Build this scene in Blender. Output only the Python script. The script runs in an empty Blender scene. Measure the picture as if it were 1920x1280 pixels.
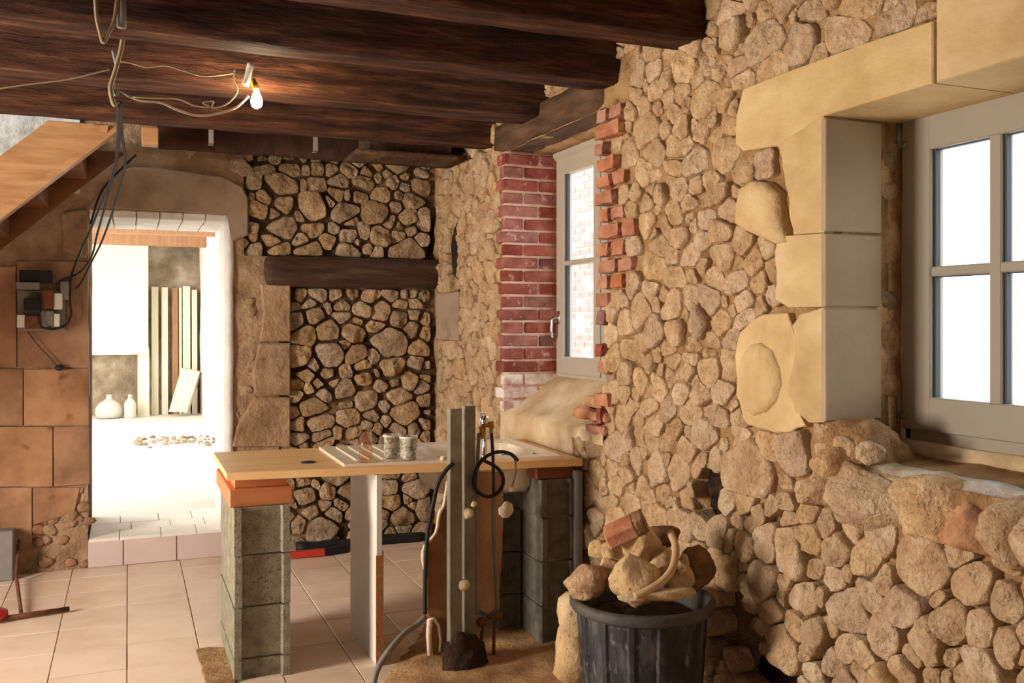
import bpy, bmesh, math, random
import numpy as np
from mathutils import Vector, noise, Matrix

# ------------------------------------------------------------------ camera, world, lights, exposure
F = 1760.0; CX = 960.0; HY = 605.0; EYE = 1.55           # photo frame 1920x1280
TH = math.atan(720 / F); S = math.sin(TH); C = math.cos(TH)
scn = bpy.context.scene
col = scn.collection
cam_d = bpy.data.cameras.new('camera'); cam = bpy.data.objects.new('camera', cam_d); col.objects.link(cam)
cam.location = (0, 0, EYE); cam.rotation_euler = (math.pi / 2, 0, -TH)
cam_d.sensor_width = 36; cam_d.lens = F / 1920 * 36; cam_d.shift_y = -35 / 1920
cam_d.clip_start = 0.05; cam_d.clip_end = 200
scn.camera = cam

scn.view_settings.view_transform = 'Standard'; scn.view_settings.look = 'None'
scn.view_settings.gamma = 1; scn.view_settings.use_curve_mapping = False
scn.view_settings.exposure = 0.0

world = bpy.data.worlds.new('overcast_sky'); scn.world = world; world.use_nodes = True
bg = world.node_tree.nodes['Background']; bg.inputs[0].default_value = (0.90, 0.96, 1.0, 1); bg.inputs[1].default_value = 4.5

def area(name, loc, target, sx, sy, power, color, spread=180):
    d = bpy.data.lights.new(name, 'AREA'); d.shape = 'RECTANGLE'; d.size = sx; d.size_y = sy
    d.energy = power; d.color = color; d.spread = math.radians(spread)
    o = bpy.data.objects.new(name, d); col.objects.link(o); o.location = loc
    o.rotation_euler = (Vector(target) - Vector(loc)).to_track_quat('-Z', 'Y').to_euler()
    return o
# glazed garden door in the left wall of the room (the photo's main light comes from there)
area('left_door_light', (-3.25, 3.7, 1.45), (2.0, 3.75, 1.25), 1.0, 1.4, 290, (1.0, 0.88, 0.765))
# added soft fill from behind the camera
area('rear_fill_light', (-1.6, -1.9, 1.9), (0.8, 4.5, 1.3), 1.6, 1.2, 12, (1.0, 0.86, 0.70))
# daylight in the long room beyond the doorway, from openings in its left wall
area('far_room_light', (-2.6, 10.8, 1.9), (0.9, 10.6, 0.5), 5.5, 1.9, 330, (1.0, 0.98, 0.94))
# daylight of the upper floor falling down the stairwell
area('stairwell_light', (-1.6, 5.9, 4.4), (-1.4, 6.3, 2.4), 2.4, 0.7, 45, (0.80, 0.90, 1.0))

# ------------------------------------------------------------------ measuring helpers
def ray(px, py):
    u = (px - CX) / F
    return (S + u * C, C - u * S, (HY - py) / F)
def onX(px, py, X):
    d = ray(px, py); t = X / d[0]; return Vector((X, d[1] * t, EYE + d[2] * t))
def onY(px, py, Y):
    d = ray(px, py); t = Y / d[1]; return Vector((d[0] * t, Y, EYE + d[2] * t))
def atD(px, py, D):
    d = ray(px, py); return Vector((d[0] * D, d[1] * D, EYE + d[2] * D))
def depth(p):
    return p[0] * S + p[1] * C
def project(p):
    D = depth(p); u = (p[0] * C - p[1] * S) / D; v = (p[2] - EYE) / D
    return CX + F * u, HY - F * v, D

rnd = random.Random(7)

# ------------------------------------------------------------------ object helpers
WL = {}
def thing(name, loc, label, cat, group=None):
    o = bpy.data.objects.new(name, None); col.objects.link(o); o.location = loc; o.empty_display_size = 0.1
    o['label'] = label; o['category'] = cat
    if group: o['group'] = group
    WL[o.name] = Vector(loc); return o
def tag(o, label, cat, group=None):
    o['label'] = label; o['category'] = cat
    if group: o['group'] = group
    return o
def structure(o):
    o['kind'] = 'structure'; return o
def add(name, V, Fc, mat, parent=None, smooth=False, origin=None, mesh=None):
    if mesh is None:
        V = [Vector(v) for v in V]
        if origin is None:
            n = len(V); origin = Vector((sum(v.x for v in V) / n, sum(v.y for v in V) / n, min(v.z for v in V)))
        mesh = bpy.data.meshes.new(name)
        mesh.from_pydata([tuple(v - origin) for v in V], [], Fc)
        if smooth: mesh.polygons.foreach_set('use_smooth', [True] * len(mesh.polygons))
        if mat is not None: mesh.materials.append(mat)
        mesh.update()
    o = bpy.data.objects.new(name, mesh); col.objects.link(o)
    o.location = origin - (WL[parent.name] if parent is not None else Vector((0, 0, 0)))
    if parent is not None: o.parent = parent
    WL[o.name] = Vector(origin); return o
class MB:
    def __init__(s): s.V = []; s.F = []
    def put(s, V, Fc):
        b = len(s.V); s.V += [Vector(v) for v in V]; s.F += [tuple(b + i for i in f) for f in Fc]; return s
    def build(s, name, mat, parent=None, smooth=False, origin=None):
        return add(name, s.V, s.F, mat, parent, smooth, origin)
def from_bm(bm):
    bm.verts.index_update()
    V = [v.co.copy() for v in bm.verts]; Fc = [tuple(v.index for v in f.verts) for f in bm.faces]; bm.free(); return V, Fc
def box(lo, hi, bev=0.0, M=None, seg=1):
    bm = bmesh.new(); bmesh.ops.create_cube(bm, size=1)
    lo = Vector(lo); hi = Vector(hi)
    for v in bm.verts:
        v.co = Vector((lo.x + (v.co.x + .5) * (hi.x - lo.x), lo.y + (v.co.y + .5) * (hi.y - lo.y), lo.z + (v.co.z + .5) * (hi.z - lo.z)))
    if bev: bmesh.ops.bevel(bm, geom=list(bm.edges), offset=bev, segments=seg, affect='EDGES', profile=.6)
    if M is not None: bmesh.ops.transform(bm, matrix=M, verts=bm.verts)
    return from_bm(bm)
def rough_box(lo, hi, step, amp, freq=3.0, seed=0.0, rnd_edge=0.0):
    lo = Vector(lo); hi = Vector(hi); n = [max(1, int(round((hi[i] - lo[i]) / step))) for i in range(3)]
    n = [min(k, 90) for k in n]; idx = {}; V = []; Fc = []
    def vid(i, j, k):
        key = (i, j, k)
        if key not in idx:
            p = Vector((lo.x + (hi.x - lo.x) * i / n[0], lo.y + (hi.y - lo.y) * j / n[1], lo.z + (hi.z - lo.z) * k / n[2]))
            e = sum(1 for a, m in ((i, n[0]), (j, n[1]), (k, n[2])) if a in (0, m))
            c = (lo + hi) / 2
            q = p + noise.noise_vector(p * freq + Vector((seed, seed * 1.7, -seed))) * amp
            q += noise.noise_vector(p * freq * 4 + Vector((seed, 3, seed))) * amp * .35
            if e >= 2 and rnd_edge:
                d = Vector([(0 if a not in (0, m) else (1 if a == 0 else -1)) for a, m in ((i, n[0]), (j, n[1]), (k, n[2]))])
                q += d * rnd_edge * (0.6 + .6 * abs(noise.noise(p * 6 + Vector((seed, 0, 0)))))
            idx[key] = len(V); V.append(q)
        return idx[key]
    for j in range(n[1]):
        for k in range(n[2]):
            Fc.append((vid(0, j, k), vid(0, j, k + 1), vid(0, j + 1, k + 1), vid(0, j + 1, k)))
            Fc.append((vid(n[0], j, k), vid(n[0], j + 1, k), vid(n[0], j + 1, k + 1), vid(n[0], j, k + 1)))
    for i in range(n[0]):
        for k in range(n[2]):
            Fc.append((vid(i, 0, k), vid(i + 1, 0, k), vid(i + 1, 0, k + 1), vid(i, 0, k + 1)))
            Fc.append((vid(i, n[1], k), vid(i, n[1], k + 1), vid(i + 1, n[1], k + 1), vid(i + 1, n[1], k)))
    for i in range(n[0]):
        for j in range(n[1]):
            Fc.append((vid(i, j, 0), vid(i, j + 1, 0), vid(i + 1, j + 1, 0), vid(i + 1, j, 0)))
            Fc.append((vid(i, j, n[2]), vid(i + 1, j, n[2]), vid(i + 1, j + 1, n[2]), vid(i, j + 1, n[2])))
    return V, Fc
def spline(P, n=8):
    P = [Vector(p) for p in P]; out = []
    for i in range(len(P) - 1):
        p0 = P[max(i - 1, 0)]; p1 = P[i]; p2 = P[i + 1]; p3 = P[min(i + 2, len(P) - 1)]
        for k in range(n):
            t = k / n
            out.append(.5 * ((2 * p1) + (p2 - p0) * t + (2 * p0 - 5 * p1 + 4 * p2 - p3) * t * t + (3 * p1 - p0 - 3 * p2 + p3) * t ** 3))
    out.append(P[-1]); return out
def tube(P, r, ns=8, smoothn=0):
    if smoothn: P = spline(P, smoothn)
    P = [Vector(p) for p in P]; V = []; Fc = []; prev = None
    for i, p in enumerate(P):
        t = (P[min(i + 1, len(P) - 1)] - P[max(i - 1, 0)]).normalized()
        if prev is None:
            a = t.orthogonal().normalized()
        else:
            a = prev - t * prev.dot(t); a = a.normalized() if a.length > 1e-6 else t.orthogonal().normalized()
        prev = a; b = t.cross(a); rr = r[i] if isinstance(r, (list, tuple)) else r
        for k in range(ns):
            g = 2 * math.pi * k / ns; V.append(p + a * math.cos(g) * rr + b * math.sin(g) * rr)
    for i in range(len(P) - 1):
        for k in range(ns):
            k2 = (k + 1) % ns; Fc.append((i * ns + k, i * ns + k2, (i + 1) * ns + k2, (i + 1) * ns + k))
    Fc.append(tuple(range(ns - 1, -1, -1))); Fc.append(tuple((len(P) - 1) * ns + k for k in range(ns)))
    return V, Fc
def lathe(prof, c, ns=32, rib=None, caps=True):
    V = []; Fc = []; c = Vector(c)
    for (r, z) in prof:
        for k in range(ns):
            g = 2 * math.pi * k / ns; rr = r * (rib(g, z) if rib else 1)
            V.append(c + Vector((rr * math.cos(g), rr * math.sin(g), z)))
    for i in range(len(prof) - 1):
        for k in range(ns):
            k2 = (k + 1) % ns; Fc.append((i * ns + k, i * ns + k2, (i + 1) * ns + k2, (i + 1) * ns + k))
    if caps and prof[0][0] > 1e-4: Fc.append(tuple(range(ns - 1, -1, -1)))
    if caps and prof[-1][0] > 1e-4: Fc.append(tuple((len(prof) - 1) * ns + k for k in range(ns)))
    return V, Fc
def prism(P, dirv, bev=0.0):
    """P: 3D planar outline, extruded along dirv; front face inset by bev"""
    P = [Vector(p) for p in P]; d = Vector(dirv); n = len(P); c = sum(P, Vector()) / n
    V = []; Fc = []
    if bev:
        L = d.length
        V += [p + (c - p).normalized() * bev for p in P]; V += [p + d * (bev / L) for p in P]; V += [p + d for p in P]; rings = 3
    else:
        V += P; V += [p + d for p in P]; rings = 2
    for r in range(rings - 1):
        for i in range(n):
            j = (i + 1) % n; Fc.append((r * n + i, r * n + j, (r + 1) * n + j, (r + 1) * n + i))
    Fc.append(tuple(range(n - 1, -1, -1))); Fc.append(tuple((rings - 1) * n + i for i in range(n)))
    return V, Fc
_ico = None
def rock(c, r, seed, cuts=7, sub=3, amp=.10, M=None):
    R = random.Random(seed); bm = bmesh.new(); bmesh.ops.create_icosphere(bm, subdivisions=sub, radius=1)
    pl = []
    for _ in range(cuts):
        n = Vector((R.gauss(0, 1), R.gauss(0, 1), R.gauss(0, 1))).normalized(); pl.append((n, R.uniform(.63, .88)))
    o = Vector((R.uniform(-50, 50), R.uniform(-50, 50), R.uniform(-50, 50)))
    for v in bm.verts:
        p = v.co.copy()
        for n, d in pl:
            k = p.dot(n)
            if k > d: p -= n * (k - d) * .9
        p *= 1 + amp * noise.noise(p * 1.6 + o) + amp * .4 * noise.noise(p * 5 + o) + amp * .22 * noise.noise(p * 12 + o)
        v.co = p
    V, Fc = from_bm(bm); c = Vector(c); out = []
    for p in V:
        q = Vector((p.x * r[0], p.y * r[1], p.z * r[2]))
        if M is not None: q = M @ q
        out.append(q + c)
    return out, Fc

# ------------------------------------------------------------------ materials
def L(r, g, b):
    f = lambda c: (c / 255 / 12.92) if c / 255 <= .04045 else ((c / 255 + .055) / 1.055) ** 2.4
    return (f(r), f(g), f(b), 1)
def mat(name, cols, scale=6.0, detail=6, mapping=(1, 1, 1), rough=.9, spec=.25, bump=.4, bscale=40, bdist=.01, rand=0.0, metallic=0.0,
        speck=None, speck_scale=60, speck_at=(.62, .72), space='Position', pos=None, bump2=None, distortion=0.0):
    m = bpy.data.materials.new(name); m.use_nodes = True; nt = m.node_tree; nd = nt.nodes; ln = nt.links
    bs = nd['Principled BSDF']; bs.inputs['Roughness'].default_value = rough; bs.inputs['Metallic'].default_value = metallic
    bs.inputs['Specular IOR Level'].default_value = spec
    if space == 'Position':
        g = nd.new('ShaderNodeNewGeometry'); src = g.outputs['Position']
    else:
        g = nd.new('ShaderNodeTexCoord'); src = g.outputs['Object']
    mp = nd.new('ShaderNodeMapping'); mp.inputs['Scale'].default_value = mapping; ln.new(src, mp.inputs['Vector'])
    vec = mp.outputs['Vector']
    oi = None
    if rand:
        oi = nd.new('ShaderNodeObjectInfo')
        ad = nd.new('ShaderNodeVectorMath'); ad.operation = 'ADD'; ln.new(vec, ad.inputs[0])
        mu = nd.new('ShaderNodeMath'); mu.operation = 'MULTIPLY'; mu.inputs[1].default_value = 37.0
        ln.new(oi.outputs['Random'], mu.inputs[0]); ln.new(mu.outputs[0], ad.inputs[1]); vec = ad.outputs[0]
    nz = nd.new('ShaderNodeTexNoise'); nz.inputs['Scale'].default_value = scale; nz.inputs['Detail'].default_value = detail
    nz.inputs['Roughness'].default_value = .6; nz.inputs['Distortion'].default_value = distortion
    ln.new(vec, nz.inputs['Vector'])
    rp = nd.new('ShaderNodeValToRGB'); el = rp.color_ramp.elements
    k = len(cols)
    for i, cc in enumerate(cols):
        p = (.28 + .44 * i / max(1, k - 1)) if pos is None else pos[i]
        if i < 2: e = el[i]; e.position = p
        else: e = el.new(p)
        e.color = cc
    if k == 1: el[1].color = cols[0]
    ln.new(nz.outputs['Fac'], rp.inputs['Fac']); out = rp.outputs['Color']
    if speck:
        n2 = nd.new('ShaderNodeTexNoise'); n2.inputs['Scale'].default_value = speck_scale; n2.inputs['Detail'].default_value = 3; ln.new(vec, n2.inputs['Vector'])
        mr = nd.new('ShaderNodeMapRange'); mr.inputs['From Min'].default_value = speck_at[0]; mr.inputs['From Max'].default_value = speck_at[1]
        ln.new(n2.outputs['Fac'], mr.inputs['Value'])
        mx = nd.new('ShaderNodeMix'); mx.data_type = 'RGBA'; ln.new(mr.outputs['Result'], mx.inputs['Factor']); ln.new(out, mx.inputs['A'])
        mx.inputs['B'].default_value = speck; out = mx.outputs['Result']
    if rand:
        hs = nd.new('ShaderNodeHueSaturation')
        m1 = nd.new('ShaderNodeMapRange'); m1.inputs['To Min'].default_value = 1 - rand; m1.inputs['To Max'].default_value = 1 + rand * .8
        ln.new(oi.outputs['Random'], m1.inputs['Value']); ln.new(m1.outputs['Result'], hs.inputs['Value'])
        fr = nd.new('ShaderNodeMath'); fr.operation = 'MULTIPLY'; fr.inputs[1].default_value = 17.3; ln.new(oi.outputs['Random'], fr.inputs[0])
        f2 = nd.new('ShaderNodeMath'); f2.operation = 'FRACT'; ln.new(fr.outputs[0], f2.inputs[0])
        m2 = nd.new('ShaderNodeMapRange'); m2.inputs['To Min'].default_value = 1 - rand; m2.inputs['To Max'].default_value = 1 + rand * .6
        ln.new(f2.outputs[0], m2.inputs['Value']); ln.new(m2.outputs['Result'], hs.inputs['Saturation'])
        ln.new(out, hs.inputs['Color']); out = hs.outputs['Color']
    ln.new(out, bs.inputs['Base Color'])
    if bump:
        n3 = nd.new('ShaderNodeTexNoise'); n3.inputs['Scale'].default_value = bscale; n3.inputs['Detail'].default_value = 6; n3.inputs['Roughness'].default_value = .65
        ln.new(vec, n3.inputs['Vector'])
        bp = nd.new('ShaderNodeBump'); bp.inputs['Strength'].default_value = bump; bp.inputs['Distance'].default_value = bdist
        ln.new(n3.outputs['Fac'], bp.inputs['Height']); ln.new(bp.outputs['Normal'], bs.inputs['Normal'])
    return m
def emit(name, c, s):
    m = bpy.data.materials.new(name); m.use_nodes = True; nt = m.node_tree; nt.nodes.clear()
    e = nt.nodes.new('ShaderNodeEmission'); e.inputs[0].default_value = c; e.inputs[1].default_value = s
    o = nt.nodes.new('ShaderNodeOutputMaterial'); nt.links.new(e.outputs[0], o.inputs[0]); return m
def glass(name, tint=(1, 1, 1, 1), gl=.08, rough=.02):
    m = bpy.data.materials.new(name); m.use_nodes = True; nt = m.node_tree; nt.nodes.clear()
    t = nt.nodes.new('ShaderNodeBsdfTransparent'); t.inputs[0].default_value = tint
    g = nt.nodes.new('ShaderNodeBsdfGlossy'); g.inputs['Roughness'].default_value = rough
    lw = nt.nodes.new('ShaderNodeLayerWeight'); pw = nt.nodes.new('ShaderNodeMath'); pw.operation = 'POWER'; pw.inputs[1].default_value = 4
    nt.links.new(lw.outputs['Facing'], pw.inputs[0]); f = nt.nodes.new('ShaderNodeMath'); f.operation = 'MULTIPLY_ADD'; f.inputs[1].default_value = .6; f.inputs[2].default_value = .035
    nt.links.new(pw.outputs[0], f.inputs[0])
    mx = nt.nodes.new('ShaderNodeMixShader'); o = nt.nodes.new('ShaderNodeOutputMaterial')
    nt.links.new(f.outputs[0], mx.inputs[0]); nt.links.new(t.outputs[0], mx.inputs[1]); nt.links.new(g.outputs[0], mx.inputs[2])
    nt.links.new(mx.outputs[0], o.inputs[0]); return m

M_stone = mat('limestone_rubble', [L(176, 142, 106), L(206, 174, 134), L(230, 206, 170)], scale=11, detail=9, bump=1.0, bscale=26, bdist=.035, rand=.13,
              speck=L(176, 138, 98), speck_scale=70, speck_at=(.52, .76))
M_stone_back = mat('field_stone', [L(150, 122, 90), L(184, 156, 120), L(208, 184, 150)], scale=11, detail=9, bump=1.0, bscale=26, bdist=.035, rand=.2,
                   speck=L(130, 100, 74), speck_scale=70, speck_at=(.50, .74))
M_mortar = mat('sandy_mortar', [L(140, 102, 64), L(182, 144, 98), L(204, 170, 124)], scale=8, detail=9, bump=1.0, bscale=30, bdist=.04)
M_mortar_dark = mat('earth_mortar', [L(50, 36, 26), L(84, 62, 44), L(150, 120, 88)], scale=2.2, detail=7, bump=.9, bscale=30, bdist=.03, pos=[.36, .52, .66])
M_ashlar = mat('dressed_limestone', [L(178, 148, 102), L(200, 172, 124), L(216, 192, 146)], scale=3.2, detail=10, bump=.45, bscale=34, bdist=.012, rand=.04, mapping=(1, 1, 1.6))
M_reveal = mat('dimmed_grey_stone', [L(158, 140, 112), L(180, 160, 130)], scale=3, bump=.25, bscale=50, bdist=.006, rand=.04)
M_patch = mat('smooth_pale_stone', [L(188, 156, 110), L(208, 180, 132), L(222, 198, 152)], scale=5, detail=9, bump=.6, bscale=24, bdist=.02)
M_redstone = mat('reddish_stone', [L(164, 104, 74), L(188, 142, 106), L(206, 172, 132)], scale=10, bump=.7, bscale=34, bdist=.012)
M_brick = mat('old_red_brick', [L(112, 60, 50), L(146, 82, 70), L(174, 116, 102)], scale=9, bump=.8, bscale=50, bdist=.012, rand=.22,
              speck=L(212, 176, 160), speck_scale=22, speck_at=(.62, .78))
M_brick_or = mat('orange_brick', [L(142, 88, 64), L(178, 118, 88), L(200, 154, 122)], scale=9, bump=.6, bscale=50, bdist=.01, rand=.16)
M_brick_white = mat('limewashed_brick', [L(178, 130, 120), L(222, 206, 198), L(238, 230, 224)], scale=12, bump=.5, bscale=50, bdist=.008, pos=[.3, .5, .65])
M_brickjoint = mat('pale_lime_joint', [L(196, 150, 132), L(222, 190, 172)], scale=12, bump=.6, bscale=60)
M_plaster = mat('cream_plaster', [L(172, 142, 104), L(200, 174, 136), L(222, 206, 178)], scale=4, detail=9, bump=.6, bscale=25, bdist=.01)
M_render = mat('brown_lime_render', [L(128, 100, 74), L(162, 132, 100), L(188, 158, 124)], scale=6, detail=10, bump=1, bscale=22, bdist=.035, rand=.05)
M_lintel = mat('grey_brown_stone', [L(128, 106, 88), L(158, 136, 114), L(170, 148, 126)], scale=4, bump=.5, bscale=40, bdist=.01)
M_leftstone = mat('warm_wall_stone', [L(112, 80, 58), L(150, 112, 82), L(176, 138, 104)], scale=3.2, bump=.4, bscale=28, bdist=.012, rand=.05, speck=L(104, 66, 44), speck_scale=9, speck_at=(.66, .8))
M_white_render = mat('white_lime_render', [L(214, 210, 204), L(240, 238, 234)], scale=6, bump=.6, bscale=40, bdist=.012)
M_coldwall = mat('upper_wall_render', [L(160, 160, 158), L(208, 208, 204), L(222, 222, 220)], scale=8, bump=.8, bscale=20, bdist=.02)
M_beam = mat('dark_oak_beam', [L(44, 25, 15), L(74, 43, 27), L(106, 66, 43), L(160, 116, 84)], scale=4.6, detail=12, mapping=(.7, 5, 5), bump=1.0, bscale=9, bdist=.06, rough=.8, pos=[.32, .46, .60, .78])
M_beam2 = mat('weathered_timber', [L(54, 40, 30), L(84, 62, 46), L(116, 88, 64)], scale=3.2, detail=8, mapping=(4, 1, 5), bump=.8, bscale=6, bdist=.02, rough=.85)
M_lint_wood = mat('old_lintel_timber', [L(48, 34, 26), L(72, 52, 40), L(100, 76, 58)], scale=3.2, detail=8, mapping=(.8, 4, 7), bump=.8, bscale=6, bdist=.02, rough=.85)
M_ceil = mat('ceiling_board', [L(48, 32, 22), L(74, 50, 34)], scale=3, mapping=(6, .8, 3), bump=.5, bscale=8)
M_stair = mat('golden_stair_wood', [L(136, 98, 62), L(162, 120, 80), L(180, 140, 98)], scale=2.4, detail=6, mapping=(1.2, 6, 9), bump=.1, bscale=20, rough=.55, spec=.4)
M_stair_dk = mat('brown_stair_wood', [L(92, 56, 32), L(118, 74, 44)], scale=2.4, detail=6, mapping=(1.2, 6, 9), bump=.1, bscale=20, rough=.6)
M_frame = mat('taupe_window_paint', [L(146, 138, 122), L(152, 144, 128)], scale=2, bump=.05, bscale=60, rough=.45, spec=.4)
M_frame_far = mat('white_window_paint', [L(166, 158, 142), L(172, 164, 148)], scale=2, bump=.05, bscale=60, rough=.45, spec=.4)
M_seal = mat('dark_glazing_seal', [L(60, 66, 76)], bump=0, rough=.5)
M_metal = mat('galvanised_steel', [L(118, 116, 100), L(152, 150, 132)], scale=9, detail=9, bump=.15, bscale=40, rough=.55, metallic=.35, spec=.5)
M_chrome = mat('chrome', [L(214, 214, 216)], bump=0, rough=.15, metallic=1)
M_brass = mat('brass', [L(186, 136, 58)], scale=20, bump=.2, bscale=60, rough=.35, metallic=.9)
M_rust = mat('rusty_iron', [L(84, 52, 36), L(128, 84, 58)], scale=25, bump=.6, bscale=50, rough=.9)
M_hose = mat('dark_grey_hose', [L(58, 58, 60)], bump=.1, rough=.5)
M_black = mat('black_rubber', [L(34, 33, 34)], bump=.1, rough=.55)
M_grey = mat('grey_plastic', [L(118, 114, 110), L(132, 128, 122)], scale=14, bump=.1, rough=.6)
M_wire = mat('dusty_white_cable', [L(124, 106, 84), L(156, 138, 114)], scale=30, bump=.1, rough=.7)
M_tile = mat('beige_floor_tile', [L(208, 182, 156), L(226, 202, 178), L(234, 214, 192)], scale=2.5, detail=5, bump=.08, bscale=30, rough=.42, spec=.45, rand=.03)
M_grout = mat('tile_grout', [L(164, 138, 112), L(184, 158, 132)], scale=20, bump=.3)
M_riser = mat('pinkish_riser_tile', [L(196, 178, 172), L(208, 190, 184)], scale=4, bump=.08, rough=.4, spec=.4, rand=.02)
M_floor_far = mat('pale_concrete', [L(222, 216, 206), L(238, 234, 226)], scale=3, bump=.4, bscale=20)
M_dirt = mat('sandy_rubble_floor', [L(146, 106, 70), L(186, 146, 102), L(204, 168, 124)], scale=8, bump=.9, bscale=50, bdist=.02)
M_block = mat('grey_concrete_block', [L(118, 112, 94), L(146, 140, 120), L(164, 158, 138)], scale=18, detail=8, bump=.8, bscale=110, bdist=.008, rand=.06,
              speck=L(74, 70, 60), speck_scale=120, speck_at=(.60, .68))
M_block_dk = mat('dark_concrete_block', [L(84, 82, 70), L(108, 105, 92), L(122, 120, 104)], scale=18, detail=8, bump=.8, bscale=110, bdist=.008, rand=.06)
M_jointgrey = mat('grey_cement', [L(104, 96, 80), L(128, 120, 100)], scale=30, bump=.6, bscale=80)
M_worktop = mat('pine_laminate', [L(222, 172, 112), L(234, 190, 132), L(240, 202, 148)], scale=1.6, detail=6, mapping=(1, 9, 9), bump=.03, bscale=30, rough=.38, spec=.45)
M_orange = mat('orange_pine_board', [L(196, 120, 74), L(212, 142, 94)], scale=2, detail=6, mapping=(1, 10, 10), bump=.05, bscale=20, rough=.45, spec=.4)
M_redwood = mat('red_brown_wood', [L(104, 54, 34), L(130, 72, 46)], scale=2, mapping=(1, 10, 10), bump=.05, bscale=20, rough=.5)
M_sink = mat('cream_enamel', [L(226, 210, 184), L(234, 220, 198)], scale=2, bump=0, rough=.25, spec=.5)
M_panel = mat('white_melamine', [L(214, 208, 196), L(224, 220, 208)], scale=2, bump=.05, bscale=20, rough=.5)
M_chip = mat('chipboard_edge', [L(150, 96, 58), L(176, 122, 78)], scale=60, bump=.4, bscale=120)
M_paper = mat('brown_board_paper', [L(124, 84, 52), L(148, 104, 66), L(164, 122, 82)], scale=5, bump=.2, bscale=40, rough=.85)
M_gypsum = mat('white_gypsum', [L(214, 190, 156), L(232, 214, 186)], scale=25, bump=.6, bscale=70)
M_bin = mat('black_bin_plastic', [L(32, 32, 34), L(50, 50, 53), L(86, 85, 86)], scale=8, detail=12, mapping=(1.8, 1.8, .7), bump=.3, bscale=60, rough=.55, spec=.4, pos=[.38, .52, .68],
            speck=L(140, 136, 130), speck_scale=30, speck_at=(.60, .86))
M_binrim = mat('dusty_bin_rim', [L(66, 64, 62), L(96, 92, 86)], scale=14, detail=8, bump=.2, rough=.6)
M_handle = mat('pale_rope_plastic', [L(190, 156, 118), L(206, 174, 138)], scale=20, bump=.3, bscale=60)
M_rock = mat('pale_rubble_rock', [L(172, 140, 98), L(206, 176, 132), L(226, 202, 162)], scale=10, bump=.8, bscale=40, bdist=.012, rand=.08,
             speck=L(146, 104, 72), speck_scale=60, speck_at=(.62, .74))
M_rock_brown = mat('brown_rubble_rock', [L(96, 68, 46), L(132, 98, 66), L(156, 120, 84)], scale=10, bump=.8, bscale=40, bdist=.012)
M_glass = glass('window_glass')
M_pinkglass = glass('amber_pink_glass', (.97, .90, .85, 1), rough=.08)
M_red = mat('red_plastic', [L(190, 56, 48)], bump=0, rough=.4)
M_insul = mat('cream_painted_panel', [L(244, 238, 210), L(248, 244, 222)], scale=1, bump=.05)
M_roughfar = mat('far_rubble_wall', [L(120, 104, 84), L(168, 150, 126), L(206, 194, 174)], scale=3, detail=8, bump=1, bscale=9, bdist=.05)
M_plankwhite = mat('pale_plank', [L(232, 220, 196), L(242, 234, 214)], scale=3, mapping=(8, 8, .6), bump=.1)
M_plankbrown = mat('brown_plank', [L(158, 116, 84), L(180, 138, 104)], scale=3, mapping=(8, 8, .6), bump=.1)
M_demi = mat('frosted_demijohn', [L(206, 202, 188), L(222, 218, 206)], scale=4, bump=.1, rough=.3, spec=.5)
M_bulb = emit('lit_bulb', (1.0, .74, .44, 1), 420)
M_out_brick = mat('outdoor_brick', [L(206, 160, 150), L(222, 184, 174)], scale=8, bump=.3)
M_out_mortar = mat('outdoor_lime_mortar', [L(236, 230, 224)], bump=.2)

# ------------------------------------------------------------------ the room shell
WX = 2.05       # face of the right wall
BY = 6.5        # face of the back wall
CEIL = 2.92
O1 = (0.95, 2.377, 1.10, 2.21)      # near window opening: y0, y1, z0, z1
O2 = (3.90, 5.136, 1.03, 2.56)      # far window opening
DOOR = (-0.234, 0.618, 2.25)

def sheet(A, Bv, holes, place, cav=(), amp=.012, fr=5.0):
    """relief skin: A, Bv sorted coordinate lines, place(a,b,off)->Vector; cav = hollows (a,b,ra,rb,depth)"""
    V = []; Fc = []; nb = len(Bv)
    for a in A:
        for b in Bv:
            off = amp * (noise.noise(Vector((a * fr, b * fr, 3.1))) + .5 * noise.noise(Vector((a * fr * 3.3, b * fr * 3.3, 9.1))))
            for (ca, cb, ra, rb, d) in cav:
                q = ((a - ca) / ra) ** 2 + ((b - cb) / rb) ** 2
                if q < 1: off -= d * (1 - q) ** .6
            V.append(place(a, b, off))
    for i in range(len(A) - 1):
        for j in range(nb - 1):
            ma = (A[i] + A[i + 1]) / 2; mb = (Bv[j] + Bv[j + 1]) / 2
            if any(h[0] < ma < h[1] and h[2] < mb < h[3] for h in holes): continue
            Fc.append((i * nb + j, (i + 1) * nb + j, (i + 1) * nb + j + 1, i * nb + j + 1))
    return V, Fc
def lines(lo, hi, step, extra=()):
    n = int(math.ceil((hi - lo) / step)); s = [lo + (hi - lo) * i / n for i in range(n + 1)]
    s = [v for v in s if all(abs(v - e) > step * .3 for e in extra) or v in (lo, hi)] + [e for e in extra if lo < e < hi]
    return sorted(set(s))

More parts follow.
